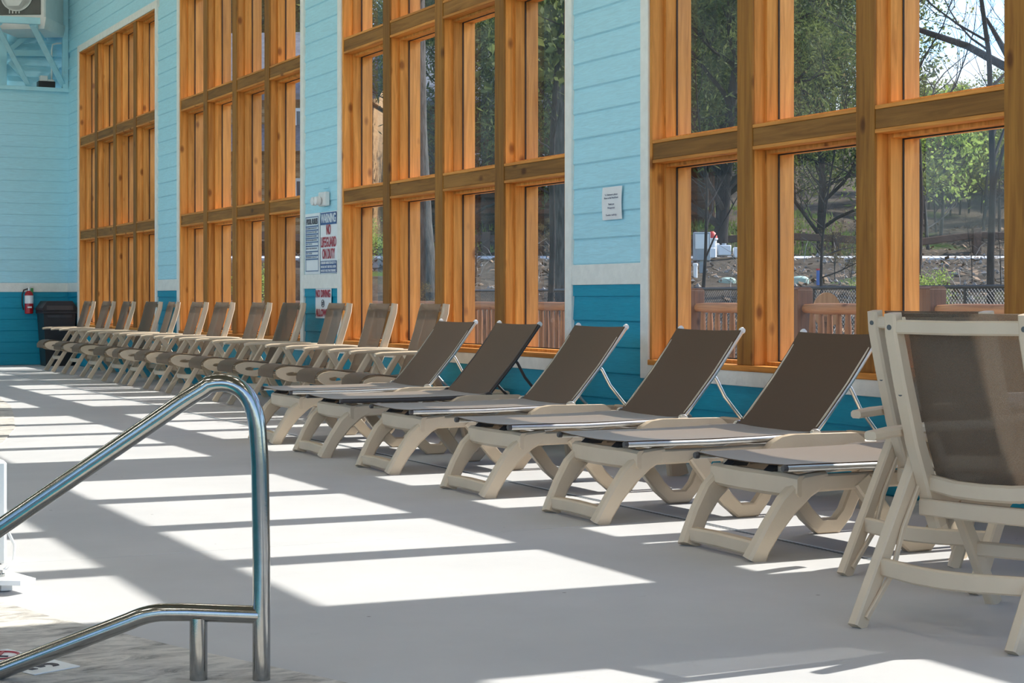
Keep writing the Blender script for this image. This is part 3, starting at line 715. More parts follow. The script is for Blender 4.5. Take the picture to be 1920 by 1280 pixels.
# ------------------------------------------------------------------ high back sling chairs
def make_chair():
    t = thing('folding_chair', '', 'chair')          # x = the way it faces, origin on the floor between the rear feet
    for s in (-1, 1):
        g = G(); g.sweep([(0, s * .285, 0), (.12, s * .283, .20), (.24, s * .28, .40), (.355, s * .278, .59)], .038, [.062, .056, .054, .056], (0, 1, 0), .006); lg = g.build('rear_leg', 'beige', t)
        g = G(); g.sweep([(0.02, s * .262, .03), (.145, s * .255, .16), (.205, s * .255, .30), (.29, s * .255, .43)], .012, .02, (0, 1, 0), .003); g.build('leg_rib', 'beige', lg)
        g = G(); g.sweep([(.72, s * .25, 0), (.56, s * .25, .26), (.41, s * .25, .50), (.35, s * .25, .59)], .036, [.058, .052, .05, .05], (0, 1, 0), .006); g.build('front_leg', 'beige', t)
        g = G(); g.sweep([(.085, s * .296, .605), (.20, s * .30, .612), (.45, s * .302, .617), (.70, s * .302, .612), (.755, s * .30, .604)], [.045, .055, .062, .062, .05], [.03, .032, .032, .03, .026], (0, 1, 0), .008); g.build('armrest', 'beige', t)
        g = G(); g.sweep([(.365, s * .235, .30), (.33, s * .24, .40), (.255, s * .243, .58), (.19, s * .245, .78), (.145, s * .245, .93), (.135, s * .245, 1.0)], [.05, .05, .05, .05, .048, .045], [.05, .06, .058, .055, .052, .048], (0, 1, 0), .008); sp = g.build('back_stile', 'beige', t)
        for (x, z) in ((.145, .955), (.205, .74)):
            g = G(); g.lathe([(0.009, 0), (0.009, .006)], 10, (x - .030, s * .245, z), 'x'); g.build('screw', 'grey', sp)
        # side panel of the seat with its eye-shaped slot
        n = 16; out = []; inn = []
        for i in range(n):
            a = 2 * PI * i / n
            out.append((.655 + .175 * math.cos(a), .372 + (.062 if math.sin(a) > 0 else .075) * math.sin(a) + .012 * math.cos(a)))
            inn.append((.66 + .075 * math.cos(a), .370 + .017 * math.sin(a) * (1 + .2 * math.cos(a))))
        g = G(); g.loopprism(out, inn, s * .225, s * .255 if s > 0 else -.255); g.build('seat_side', 'beige', t)
        g = G(); g.sweep([(.32, s * .238, .385), (.50, s * .238, .395), (.66, s * .238, .40)], .03, .045, (0, 1, 0), .006); g.build('seat_rail', 'beige', t)
    g = G(); g.sweep([(.138, -.23, .957), (.125, 0, .955), (.138, .23, .957)], .03, .045, (1, 0, 0), .006); g.build('top_rail', 'beige', t)
    g = G(); g.sweep([(.315, -.23, .445), (.275, -.1, .435), (.27, 0, .433), (.275, .1, .435), (.315, .23, .445)], .03, .055, (1, 0, 0), .008); g.build('lower_back_rail', 'beige', t)
    g = G(); g.sweep([(.30, -.25, .365), (.29, 0, .365), (.30, .25, .365)], .03, .055, (1, 0, 0), .005); g.build('seat_cross_rail', 'beige', t)
    g = G(); g.sweep([(.115, -.275, .185), (.06, -.1, .182), (.055, 0, .18), (.06, .1, .182), (.115, .275, .185)], .026, .058, (1, 0, 0), .006); g.build('rear_stretcher', 'beige', t)
    g = G(); g.sweep([(.60, -.24, .20), (.64, -.1, .198), (.645, 0, .198), (.64, .1, .198), (.60, .24, .20)], .026, .05, (1, 0, 0), .006); g.build('front_stretcher', 'beige', t)
    V = (-1, -.6, -.2, .2, .6, 1)
    bp = [(.150, 1.0, .0), (.158, .985, .01), (.172, .95, .02), (.215, .78, .02), (.28, .58, .02), (.325, .47, .015), (.345, .42, .008)]
    g = G(); g.sheet([[(x + .016 - d * (1 - v * v), .222 * v, z) for v in V] for x, z, d in bp]); g.build('back_sling', 'sling_chair', t)
    sp = [(.345, .428), (.45, .420), (.60, .438), (.70, .449), (.77, .446), (.82, .428), (.848, .395), (.852, .362), (.845, .335)]
    g = G(); g.sheet([[(x, .222 * v, z - .010 * (1 - v * v) * (x < .75)) for v in V] for x, z in sp]); g.build('seat_sling', 'sling_chair', t)
    g = G(); g.sweep([(.76, -.24, .372), (.775, 0, .372), (.76, .24, .372)], .03, .035, (1, 0, 0), .006); g.build('front_seat_rail', 'beige', t)
    return t
ch0 = make_chair()
CG = 'upright sling chairs lined up along the window wall'
TOPY = [25.229, 24.031, 22.874, 21.606, 20.622, 19.519, 18.535, 17.229, 16.213, 14.916, 13.862, 12.742]
ords = ['first', 'second', 'third', 'fourth', 'fifth', 'sixth', 'seventh', 'eighth', 'ninth', 'tenth', 'eleventh', 'twelfth']
CLAB = ['upright beige sling chair right beside the black bin, farthest of its row',
        'upright beige sling chair, second in the row counting from the black bin',
        'upright beige sling chair, third in the row counting from the black bin',
        'upright beige chair with a shaded dark back, at the right edge of the farthest window',
        'upright beige chair with its back against the farthest wall pier between windows',
        'upright beige sling chair at the left edge of the second farthest window',
        'upright beige sling chair, seventh in the row counting from the black bin',
        'upright beige sling chair just left of the dark-backed chair near the pool signs',
        'upright beige chair with a dark back, just left of the no diving sign',
        'upright beige sling chair whose back overlaps the red no diving sign',
        'upright beige sling chair second from the loungers, right of the no diving sign',
        'upright beige sling chair nearest the loungers, partly behind a lounger back']
YAW = [0, 1, -1, 4, -5, 0, 2, 0, 2, -1, 1, -2]
for i, (y, lab) in enumerate(zip(TOPY, CLAB)):
    o = copy_tree(ch0); o.location = (5.80, y + .262, 0); o.rotation_euler = (0, 0, PI + R(YAW[i])); tag(o, lab, 'chair', CG)
ca = ch0
yawA = math.atan2(.268, .963)
ca.location = (3.515, 4.262, 0); ca.rotation_euler = (0, 0, yawA); tag(ca, 'large beige sling chair in the right foreground, seen from behind', 'chair', 'sling chairs at the round table')
cb = copy_tree(ch0); cb.location = (4.115, 5.13, 0); cb.rotation_euler = (0, 0, yawA); tag(cb, 'beige sling chair mostly hidden behind the large foreground chair', 'chair', 'sling chairs at the round table')
tb = thing('round_table', 'white round table seen through the foreground chair mesh', 'table', (4.98, 5.06, 0))
g = G(); g.lathe([(.40, .632), (.47, .634), (.485, .645), (.485, .656), (.475, .664), (.40, .662)], 40); g.build('table_top', 'white', tb)
g = G(); g.lathe([(.40, .60), (.42, .60), (.42, .634), (.40, .634)], 32); g.build('table_apron', 'white', tb)
for k in range(4):
    a = R(142 + 90 * k)
    g = G(); g.sweep([(.54 * math.cos(a), .54 * math.sin(a), 0), (.36 * math.cos(a), .36 * math.sin(a), .62)], .05, .05, (-math.sin(a), math.cos(a), 0), .008); g.build('leg', 'beige', tb)

# ------------------------------------------------------------------ pool handrail (stands across the view)
hr = thing('pool_handrail', 'polished stainless steel pool handrail in the left foreground', 'handrail', (1.492, 4.614, 0), -TH)
def arc(p0, pc, p1, n=10):
    return [tuple((1 - t) ** 2 * a + 2 * t * (1 - t) * b + t * t * c for a, b, c in zip(p0, pc, p1)) for t in [i / n for i in range(n + 1)]]
pts = [(0, 0, -.04), (0, 0, .35), (-.004, 0, .60)] + arc((-.008, 0, .665), (-.018, 0, .845), (-.145, 0, .812), 12)[1:] + arc((-.16, 0, .800), (-.20, 0, .778), (-.26, 0, .735), 4)[0:] + [(-.70, 0, .432), (-1.2, 0, .085), (-1.45, 0, -.09)]
g = G(); g.tube(pts, .0242, 20); g.build('main_rail', 'steel', hr, 60)
pts = [(-.006, 0, .183), (-.20, 0, .190)] + arc((-.26, 0, .190), (-.31, 0, .190), (-.36, 0, .166), 6) + [(-.72, 0, .028), (-.9, 0, -.04)]
g = G(); g.tube(pts, .0242, 20); g.build('lower_rail', 'steel', hr, 60)
g = G(); g.tube([(-.172, 0, -.03), (-.172, 0, .175)], .0242, 20); g.build('short_post', 'steel', hr, 60)
# ------------------------------------------------------------------ pool lift at the left edge
pl = thing('pool_lift', 'white pool lift base with its column at the left edge of the frame', 'lift', (1.13, 6.62, 0), 0)
g = G(); g.prism([(-.45, -.02), (.03, -.30), (.09, -.26), (-.02, .16), (-.40, .42)], .035, .052, 'z'); g.build('base_plate', 'white', pl, 0)
g = G(); g.box(-.30, -.22, .04, .12, 0.004, .035, .002); g.build('foot_pad', 'white', pl, 0)
g = G(); g.box(-.02, .02, -.20, -.16, 0.004, .035, .002); g.build('foot_pad', 'white', pl, 0)
g = G(); g.lathe([(.02, .052), (.02, .062), (.012, .064), (.012, .074)], 12, (-.02, -.165, 0)); g.build('bolt', 'steel', pl)
g = G(); g.box(-.45, .118, .46, .62, 0.004, .41, .012); g.build('column', 'metalwhite', pl)
g = G(); g.box(-.35, -.12, .02, .44, 0.052, .30, .015); g.build('column_base', 'metalwhite', pl)
g = G(); g.tube([(.05, .44, .22), (.10, .40, .16), (.125, .34, .09), (.11, .28, .04), (.06, .22, .012), (-.02, .2, .010), (-.1, .2, .04)], .006, 6); g.build('cable', 'white', pl)
g = G(); g.lathe([(.03, .41), (.03, .425), (.02, .43)], 12, (0.07, .53, 0)); g.build('knob', 'black', pl)

# depth marker tiles set in the border
def tile(px, py, rot, lab):
    t = thing('depth_marker_tile', lab, 'tile', (px, py, 0.006), rot)
    g = G(); g.box(-.075, .075, -.075, .075, 0, .004, .002); g.build('tile_face', 'signwhite', t, 0)
    return t
t1 = tile(0.985, 5.035, R(112), 'white depth marker tile with a black 3, set in the pool border')
text('numeral', '3', .13, 'ink', t1, (0, 0, .0052), facing='z', bold=.003)
t2 = tile(0.90, 5.235, R(112), 'white no diving tile with a red ring, set in the pool border')
g = G(); g.tube([(.055 * math.cos(2 * PI * i / 24), .055 * math.sin(2 * PI * i / 24), .0042) for i in range(24)], .005, 4, closed=True); g.build('red_ring', 'signred', t2)
g = G(); g.tube([(-.038, .038, .0042), (.038, -.038, .0042)], .005, 4); g.build('red_slash', 'signred', t2)
g = G(); g.tube([(-.03, -.01, .0042), (0, .012, .0042), (.03, .008, .0042)], .004, 4); g.build('diver_mark', 'ink', t2)

# ------------------------------------------------------------------ signs, notice and lamp on the wall piers
def sheet_sign(name, lab, yl, yr, z0, z1, bulge=.012, m='signwhite', cat='sign'):
    t = thing(name, lab, cat, (DX - .014, (yl + yr) / 2, z0)); w = yl - yr; h = z1 - z0
    g = G(); g.sheet([[(-.004 - bulge * math.sin(PI * v) * .3, w * (.5 - u), h * v) for u in (0, .25, .5, .75, 1)] for v in [i / 6 for i in range(7)]], .003); g.build('sign_panel', m, t)
    return t, w, h
FX = -.0115
s1, w, h = sheet_sign('pool_rules_sign', 'white pool rules sign with blue ruled lines, left of the lifeguard warning', 16.71, 16.275, 1.284, 1.885)
g = G(); g.ring(-w * .43, w * .43, h * .045, h * .945, .007, FX - .001, FX); g.build('blue_border', 'navy', s1, 0)
text('heading', 'POOL RULES', .075, 'ink', s1, (FX - .001, 0, h * .86), width=w * .74, bold=.002)
for i, z in enumerate((.785, .72, .655, .59, .525, .46, .37, .305, .245)):
    g = G(); g.box(FX - .0015, FX, -w * .42, w * .42, h * z - .005, h * z + .005); g.build('rule_line', 'navy', s1, 0)
for z, s in ((.752, 'NO RUNNING OR ROUGH PLAY'), (.687, 'NO GLASS IN POOL AREA'), (.622, 'SHOWER BEFORE ENTERING'), (.557, 'NO FOOD OR DRINK IN POOL'), (.492, 'NO PETS'), (.42, 'SWIM AT YOUR OWN RISK AND'), (.338, 'POOL HOURS'), (.274, 'MAXIMUM CAPACITY')):
    text('rule_text', s, .020, 'softink', s1, (FX - .001, w * .03 if len(s) > 12 else w * .2, h * z), width=w * (.72 if len(s) > 12 else .4))
s2, w, h = sheet_sign('lifeguard_warning_sign', 'white warning sign with red lettering, no lifeguard on duty', 16.255, 15.785, 1.284, 1.885)
g = G(); g.box(FX - .0010, FX, -w * .47, w * .47, h * .79, h * .985); g.build('blue_band', 'navy', s2, 0)
text('heading', 'WARNING', .12, 'signwhite', s2, (FX - .0016, 0, h * .885), width=w * .88, bold=.003)
for s, z, ww in (('NO', .70, .26), ('LIFEGUARD', .50, .90), ('ON DUTY', .31, .74)):
    text('red_text', s, .135, 'signred', s2, (FX - .001, 0, h * z), width=w * ww, bold=.003)
g = G(); g.box(FX - .0010, FX, -w * .47, w * .47, h * .015, h * .205); g.build('blue_band', 'navy', s2, 0)
for s, z in (('CHILDREN UNDER THE AGE OF 14', .172), ('SHOULD NOT USE POOL OR SPA', .108), ('WITHOUT ADULT IN ATTENDANCE', .045)):
    text('white_text', s, .034, 'signwhite', s2, (FX - .0016, 0, h * z), width=w * .9, bold=.0008)
s3, w, h = sheet_sign('no_diving_sign', 'white no diving allowed sign with dark red letters, below the chair rail', 16.40, 15.955, .85, 1.139, .008)
text('red_text', 'NO DIVING', .10, 'signred', s3, (FX - .0005, 0, h * .82), width=w * .92, bold=.003)
text('red_text', 'ALLOWED', .10, 'signred', s3, (FX - .0005, 0, h * .17), width=w * .92, bold=.003)
g = G(); g.tube([(FX - .001, .036 * math.cos(2 * PI * i / 20), h * .5 + .036 * math.sin(2 * PI * i / 20)) for i in range(20)], .003, 4, closed=True); g.build('ring_mark', 'ink', s3)
g = G(); g.tube([(FX - .001, -.024, h * .5 + .024), (FX - .001, .024, h * .5 - .024)], .003, 4); g.build('slash_mark', 'ink', s3)
g = G(); g.tube([(FX - .001, .015, h * .5 + .012), (FX - .001, 0, h * .5), (FX - .001, -.012, h * .5 - .015)], .003, 4); g.build('diver_mark', 'ink', s3)
s4, w, h = sheet_sign('paper_notice', 'small white paper notice taped to the light blue pier', 10.572, 10.303, 1.582, 1.806, .02, 'paper', 'notice')
FX = -.0125
for s, z, ww in (('To Swimmers please', .76, .66), ('Rinse in the Pool Deck', .66, .72), ('Thank you', .47, .30), ('Management', .36, .36), ('Swim safely', .14, .55)):
    text('notice_text', s, .017, 'softink', s4, (FX - .0015, 0, h * z), width=w * ww)
em = thing('emergency_light', 'small white twin-head emergency light above the pool signs', 'light', (DX - .014, 16.12, 1.99))
g = G(); g.box(-.05, 0, -.11, .09, -.05, .085, .008); g.build('housing', 'white', em)
g = G(); g.lathe([(.022, -.10), (.04, -.09), (.045, -.05), (.02, -.03)], 14, (-.02, .10, .0), 'x'); g.build('lamp_head', 'white', em)
g = G(); g.lathe([(.022, -.10), (.04, -.09), (.045, -.05), (.02, -.03)], 14, (-.02, .0, .0), 'x'); g.build('lamp_head', 'white', em)
g = G(); g.box(-.012, 0, -.09, .06, .12, .128, .002); g.build('bracket', 'blue', em)

# ------------------------------------------------------------------ far wall things
fe = thing('fire_extinguisher', 'red fire extinguisher with a white label on the teal far wall', 'extinguisher', (5.25, FY - .10, .80))
g = G(); g.lathe([(.055, 0), (.066, .01), (.066, .30), (.055, .335), (.02, .36)], 20); bo = g.build('cylinder', 'red', fe)
g = G(); g.lathe([(.0672, .16), (.0672, .285)], 20); g.build('label_band', 'signwhite', bo)
g = G(); g.box(-.035, .03, -.072, -.0665, .09, .115, .002); g.build('small_label', 'signwhite', bo)
g = G(); g.lathe([(.018, .355), (.018, .40), (.012, .41)], 12); g.build('valve', 'alu', fe)
g = G(); g.sweep([(-.02, 0, .40), (.03, -.01, .425), (.075, -.01, .42)], .016, .01, (0, 1, 0), .002); g.build('handle', 'alu', fe)
g = G(); g.tube([(-.02, 0, .39), (-.08, -.01, .37), (-.105, -.01, .30), (-.105, -.01, .15), (-.085, -.01, .06)], .011, 8); g.build('hose', 'black', fe)
g = G(); g.box(.02, .06, -.03, -.026, .30, .40, .002); g.build('green_tag', 'green', fe)
g = G(); g.box(-.03, .03, .06, .095, .10, .34, .004); g.build('wall_bracket', 'grey', fe)
bn = thing('waste_bin', 'tall black waste bin with a hooded lid in the far corner', 'bin', (5.60, 27.55, 0))
g = G()
bt, tp, zh = (.20, .21), (.245, .26), .80
vs = [(sx * bt[0], sy * bt[1], 0) for sx, sy in ((-1, -1), (1, -1), (1, 1), (-1, 1))] + [(sx * tp[0], sy * tp[1], zh) for sx, sy in ((-1, -1), (1, -1), (1, 1), (-1, 1))]
g.add(vs, [(3, 2, 1, 0), (4, 5, 6, 7)] + [(i, (i + 1) % 4, 4 + (i + 1) % 4, 4 + i) for i in range(4)]); g.build('body', 'black', bn, 0)
g = G(); g.box(-.262, .262, -.277, .277, .80, .85, .01); g.build('rim', 'black', bn, 0)
g = G(); g.prism([(-.265, .85), (.265, .85), (.265, .89), (.19, 1.0), (-.19, 1.0), (-.265, .89)], -.27, .27, 'y'); lid = g.build('lid', 'black', bn, 0)
g = G(); g.box(-.20, .20, -.278, -.27, .862, .93, .003); g.build('flap', 'dark_tube', lid, 0)
g = G(); g.box(-.19, .19, -.262, -.245, .74, .79, .004); g.build('liner_edge', 'rubber', bn, 0)

ac = thing('air_conditioner', 'white air conditioner box with a grey fan grille, high in the far corner', 'air conditioner', (5.137, 27.80, 5.15), R(-30))
g = G(); g.box(-.28, .50, -.42, .44, .12, 1.3, .02); bo = g.build('cabinet', 'metalwhite', ac)
g = G(); g.prism([(-.28, .18), (.52, .18), (.49, 0), (-.25, 0)], -.44, .46, 'y'); g.build('lower_tray', 'metalwhite', ac)
g = G(); g.box(-.25, .43, -.435, -.421, .22, 1.2, .004); gr = g.build('fan_panel', 'grey', ac)
g = G(); g.lathe([(.17, -.455), (.17, -.436)], 6, (.02, 0, .50), 'y'); g.build('fan_guard', 'metalwhite', gr)
g = G(); g.lathe([(.25, -.452), (.25, -.437), (.235, -.437), (.235, -.452)], 24, (.06, 0, .52), 'y'); g.build('fan_ring', 'metalwhite', gr)
for k in range(4):
    g = G(); g.box(-.06 + k * .05, -.045 + k * .05, -.442, -.436, .24, .30); g.build('vent_slot', 'metalwhite', gr, 0)
br = thing('wall_bracket', 'light blue painted steel bracket frame under the air conditioner', 'bracket', (5.2, FY, 0))
def rod(a, b, w=.06, h=.05, name='brace'):
    a = Vector(a) - Vector((5.2, FY, 0)); b = Vector(b) - Vector((5.2, FY, 0))
    g = G(); d = (b - a).normalized(); sd_ = (1, 0, 0) if abs(d.x) < .7 else (0, 0, 1)
    g.sweep([a, b], w, h, sd_, .004); g.build(name, 'bluepaint', br)
rod((4.3, 26.98, 5.21), (5.24, 26.98, 5.23), .10, .06, 'front_beam')
rod((4.66, 27.0, 5.18), (4.66, 28.40, 5.18), .06, .06, 'arm')
rod((5.16, 27.0, 5.18), (5.60, 28.40, 5.18), .06, .06, 'arm')
rod((5.13, 27.03, 5.19), (5.80, 28.0, 4.40), .085, .05)
rod((4.67, 27.25, 5.12), (5.27, 28.02, 4.36), .07, .045)
rod((5.05, 28.32, 4.91), (5.75, 28.32, 4.94), .10, .04, 'cross_rail')
rod((5.04, 28.34, 4.96), (5.35, 28.34, 5.24), .08, .03)
rod((5.03, 28.34, 4.76), (5.36, 28.34, 4.40), .06, .03)
rod((5.50, 28.34, 4.40), (5.80, 28.34, 4.75), .06, .03)
cp = thing('drain_pump', 'small white pump box on a black tray with a white pipe, on the far ledge', 'pump', (5.56, 28.15, 4.352))
g = G(); g.box(-.13, .13, -.08, .08, 0, .11, .005); g.build('tray', 'black', cp, 0)
g = G(); g.box(-.10, .02, -.06, .06, .11, .20, .01); g.build('pump_box', 'white', cp, 0)
g = G(); g.box(.02, .12, -.05, .05, .11, .145, .005); g.build('pump_outlet', 'white', cp, 0)
g = G(); g.tube([(.09, 0, .145), (.09, 0, .62), (.10, -.02, .70), (.16, -.05, .72), (.24, -.10, .72), (.26, -.12, .75), (.26, -.14, .92)], .014, 8); g.build('drain_pipe', 'white', cp)

# ------------------------------------------------------------------ outside: deck, railing, fence
dk = struct('deck')
dm = None
for i in range(28):
    if dm is None:
        g = G(); g.box(0, .134, -3, 40, -.06, -.022, .004); dm = g.mesh('deck_board', 'deck', 0)
    put('deck_board', dm, dk, (6.16 + i * .14, 0, 0))
RX = 9.97; PS = 1.95
def noisy_cyl(g, p0, p1, r, n=8, k=5, jit=.08):
    P0, P1 = Vector(p0), Vector(p1); g.tube([P0.lerp(P1, i / (k - 1)) for i in range(k)], [r * (.72 if i in (0, k - 1) else 1 + rnd.uniform(-jit, jit)) for i in range(k)], n)
g = G(); g.box(-.092, .092, -.092, .092, -.3, 1.13, .006); pm = g.mesh('post', 'log_post', 0)
g = G(); g.prism([(-.092, 0), (.092, 0), (.06, .022), (-.06, .022)], -.09, .09, 'y'); pcm = g.mesh('post_cap', 'log_post', 0)
g = G(); noisy_cyl(g, (0, .06, 0), (0, PS - .06, 0), .056, 12, 8, .05); trm = g.mesh('top_rail', 'log_h')
g = G(); noisy_cyl(g, (0, .06, 0), (0, PS - .06, 0), .048, 10, 6, .05); brm = g.mesh('bottom_rail', 'log_h')
bals = []
for _ in range(3):
    g = G(); noisy_cyl(g, (0, 0, .09), (0, 0, .93), .031, 8, 6, .10); bals.append(g.mesh('baluster', 'log'))
NSEC = 16
for k in range(NSEC + 1):
    y = 8.2 + k * PS
    t = thing('railing_post', 'square cedar post of the deck railing outside, ' + ('behind the nearest window' if k < 5 else 'toward the far windows'), 'post', (RX, y, 0), 0, 'deck railing posts ' + ('behind the nearest window' if k < 5 else 'toward the far windows'))
    put('shaft', pm, t); put('cap', pcm, t, (0, 0, 1.13))
for k in range(NSEC):
    y = 8.2 + k * PS
    near = k < 5
    t = thing('log_railing', 'peeled log deck railing section with round balusters, ' + ('behind the nearest window' if near else 'behind the farther windows'), 'railing', (RX, y, 0), 0, 'log railing sections ' + ('behind the nearest window' if near else 'behind the farther windows'))
    put('top_rail', trm, t, (0, 0, .945)); put('bottom_rail', brm, t, (0, 0, .10))
    for b in range(12):
        put('baluster', bals[(b + k) % 3], t, (0, .205 + b * .14, 0), (0, 0, rnd.uniform(0, 6)))
# chain link fence beyond the deck
cf = thing('chain_link_fence', 'black chain link fence beyond the wooden deck railing', 'fence', (12.9, 9.5, 0))
LEN = 34.0
g = G(); g.tube([(0, 0, 1.17), (0, LEN, 1.17)], .022, 8); g.build('top_rail', 'fence', cf)
for k in range(13):
    g = G(); g.tube([(.02, k * 2.8, -.5), (.02, k * 2.8, 1.19)], .028, 8); g.build('post', 'fence', cf)
g = G(); z0, z1 = -.15, 1.16; st = .052; hh = z1 - z0
for k in range(int(LEN / st) + 26):
    for sg in (1, -1):
        ya = k * st - (hh if sg > 0 else 0); yb = ya + hh if sg > 0 else ya - hh
        za, zb = z0, z1
        if sg < 0: ya, yb = k * st, k * st - hh
        # clip to fence length
        def cl(y): return min(max(y, 0), LEN)
        if max(ya, yb) <= 0 or min(ya, yb) >= LEN: continue
        ca_, cb_ = cl(ya), cl(yb)
        if yb != ya:
            za = z0 + hh * (ca_ - ya) / (yb - ya); zb = z0 + hh * (cb_ - ya) / (yb - ya)
        g.tube([(0.004 * sg, ca_, za), (0.004 * sg, cb_, zb)], .0032, 3, False)
g.build('chain_mesh', 'fence', cf, 0, kind='stuff')

# ------------------------------------------------------------------ hillside, road, rail fence
prof = [(-40, -.45), (11, -.45), (19, -.42), (22, -.15), (25, .30), (33, 1.30), (41, 1.93), (46.5, 2.12), (52, 2.5), (60, 3.6), (75, 5.5), (100, 9.0), (150, 15.0), (220, 22.0)]
def hz(a, d):
    z = float(np.interp(d, [p[0] for p in prof], [p[1] for p in prof]))
    k = min(1, max(0, (d - 23) / 6)) * (0.15 if 40.5 < d < 47.5 else 1)
    return z + k * (.10 * math.sin(a * .9 + d * .7) + .07 * math.sin(a * 2.1 - d * 1.3) + .05 * math.sin(3.7 * a + 2.9 * d))
g = G()
ds = list(np.arange(11.5, 60, .7)) + list(np.arange(60, 220, 4)); as_ = np.arange(-75, 90, .9)
vs = []; fs = []
na = len(as_)
for d in ds:
    for a in as_:
        x, y = gp(a, d)
        z = hz(a, d)
        if x < 10.6: z = min(z, -.45)
        if x < 6.3: z = -.45 - min(1.0, (6.3 - x) * .3)
        vs.append((x, y, z))
for i in range(len(ds) - 1):
    for j in range(na - 1): fs.append((i * na + j, i * na + j + 1, (i + 1) * na + j + 1, (i + 1) * na + j))
g.add(vs, fs); hill = g.build('hillside', 'soil', None, 180, kind='structure')
g = G(); g.box(-160, 160, -120, 160, -2.2, -1.9); g.build('ground', 'grass', None, 0, kind='structure')
g = G(); vs = []; fs = []
aa = np.arange(-60, 80, 2.0)
for a in aa:
    for d in (41.6, 46.2):
        x, y = gp(a, d); vs.append((x, y, hz(a, d) * .0 + float(np.interp(d, [41, 46.5], [1.97, 2.16]))))
    for d in (41.6, 46.2):
        x, y = gp(a, d); vs.append((x, y, 1.2))
for i in range(len(aa) - 1):
    o = 4 * i; fs += [(o, o + 4, o + 5, o + 1), (o, o + 2, o + 6, o + 4), (o + 1, o + 5, o + 7, o + 3)]
g.add(vs, fs); g.build('road', 'road', None, 0, kind='structure')
rf = thing('rail_fence', 'dark weathered timber rail fence along the far road', 'fence', (0, 0, 0))
for k in range(26):
    a = -14 + k * 1.9; x, y = gp(a, 47.6); z = hz(a, 47.6)
    g = G(); g.box(-.11, .11, -.11, .11, -.2, .62, .01); o = g.build('post', 'rail_dark', rf, 0, (x, y, z - .03), (0, 0, -TH))
    x2, y2 = gp(a + 1.9, 47.6)
    g = G(); g.sweep([(x, y, z + .42), (x2, y2, hz(a + 1.9, 47.6) + .42)], .10, .20, (0, 0, 1), .02) if False else g.sweep([(x, y, z + .42), (x2, y2, hz(a + 1.9, 47.6) + .42)], .20, .10, (0, 0, 1), .02)
    g.build('rail', 'rail_dark', rf, 0)
# a taller timber frame past the road, seen through the nearest window
tf = thing('timber_frame', 'dark timber post frame standing on the far grass', 'frame', (0, 0, 0))
for a in (7.15, 7.75):
    x, y = gp(a, 52); g = G(); g.box(-.10, .10, -.10, .10, -.2, 2.9, .01); g.build('post', 'rail_dark', tf, 0, (x, y, hz(a, 52)), (0, 0, -TH))
x0, y0 = gp(6.0, 52); x1, y1 = gp(9.0, 52); g = G(); g.sweep([(x0, y0, 5.2), (x1, y1, 5.2)], .22, .14, (0, 0, 1), .01); g.build('beam', 'rail_dark', tf, 0)

# scatter on the bank: stones, litter and twigs
def blob(g, c, r, seed):
    q = random.Random(seed); base = [(1, 0, 0), (-1, 0, 0), (0, 1, 0), (0, -1, 0), (0, 0, 1), (0, 0, -1)]
    vs = [Vector(c) + Vector(b) * r * q.uniform(.6, 1.3) for b in base]
    g.add(vs, [(0, 2, 4), (2, 1, 4), (1, 3, 4), (3, 0, 4), (2, 0, 5), (1, 2, 5), (3, 1, 5), (0, 3, 5)])
g = G()
for i in range(3400):
    d = rnd.uniform(24, 41); a = rnd.uniform(-14, 14); x, y = gp(a, d)
    if x < 13.4: continue
    blob(g, (x, y, hz(a, d) + .01), rnd.choice((.02, .03, .04, .05, .07)) * (2.2 if a < -3 else 1), i)
o = g.build('bank_stones', 'rock', None, 0, kind='stuff'); tag(o, 'pale stones strewn over the bare bank below the road', 'stones')
g = G()
for i in range(9000):
    d = rnd.uniform(23, 60); a = rnd.uniform(-16, 20); x, y = gp(a, d)
    if 41.4 < d < 46.4 or x < 13.4: continue
    r = rnd.uniform(.05, .11); an = rnd.uniform(0, 6.3); u = Vector((math.cos(an), math.sin(an), rnd.uniform(-.5, .8))) * r; v = Vector((-math.sin(an), math.cos(an), rnd.uniform(-.3, .3))) * r * .6; c = Vector((x, y, hz(a, d) + .05))
    g.add([c - u, c - v, c + u, c + v], [(0, 1, 2, 3)])
o = g.build('leaf_litter', 'litter', None, 0, kind='stuff'); tag(o, 'brown dead leaves scattered over the hillside', 'leaves')
g = G()
for i in range(1100):
    d = rnd.uniform(24, 41); a = rnd.uniform(-14, 14); x, y = gp(a, d); z = hz(a, d)
    if x < 13.4: continue
    an = rnd.uniform(0, 6.3); l = rnd.uniform(.2, .7); e = rnd.uniform(.1, 1.0)
    g.tube([(x, y, z - .03), (x + l * .5 * math.cos(an), y + l * .5 * math.sin(an), z + l * e * .7), (x + l * math.cos(an), y + l * math.sin(an), z + l * e)], [.009, .006, .003], 3, False)
o = g.build('dry_brush', 'twig', None, 0, kind='stuff'); tag(o, 'dry twigs and brush growing on the bank', 'brush')
g = G()
for i in range(5200):
    d = rnd.uniform(47.8, 66); a = rnd.uniform(4.5, 11) if i % 3 else rnd.uniform(-10, 0); x, y = gp(a, d); z = hz(a, d); l = rnd.uniform(.1, .25); an = rnd.uniform(0, 6.3)
    g.add([(x - .03, y, z), (x + .03, y, z), (x + .05 * math.cos(an), y + .05 * math.sin(an), z + l)], [(0, 1, 2)])
o = g.build('hill_grass', 'lime', None, 0, kind='stuff'); tag(o, 'bright green grass tufts beyond the road', 'grass')

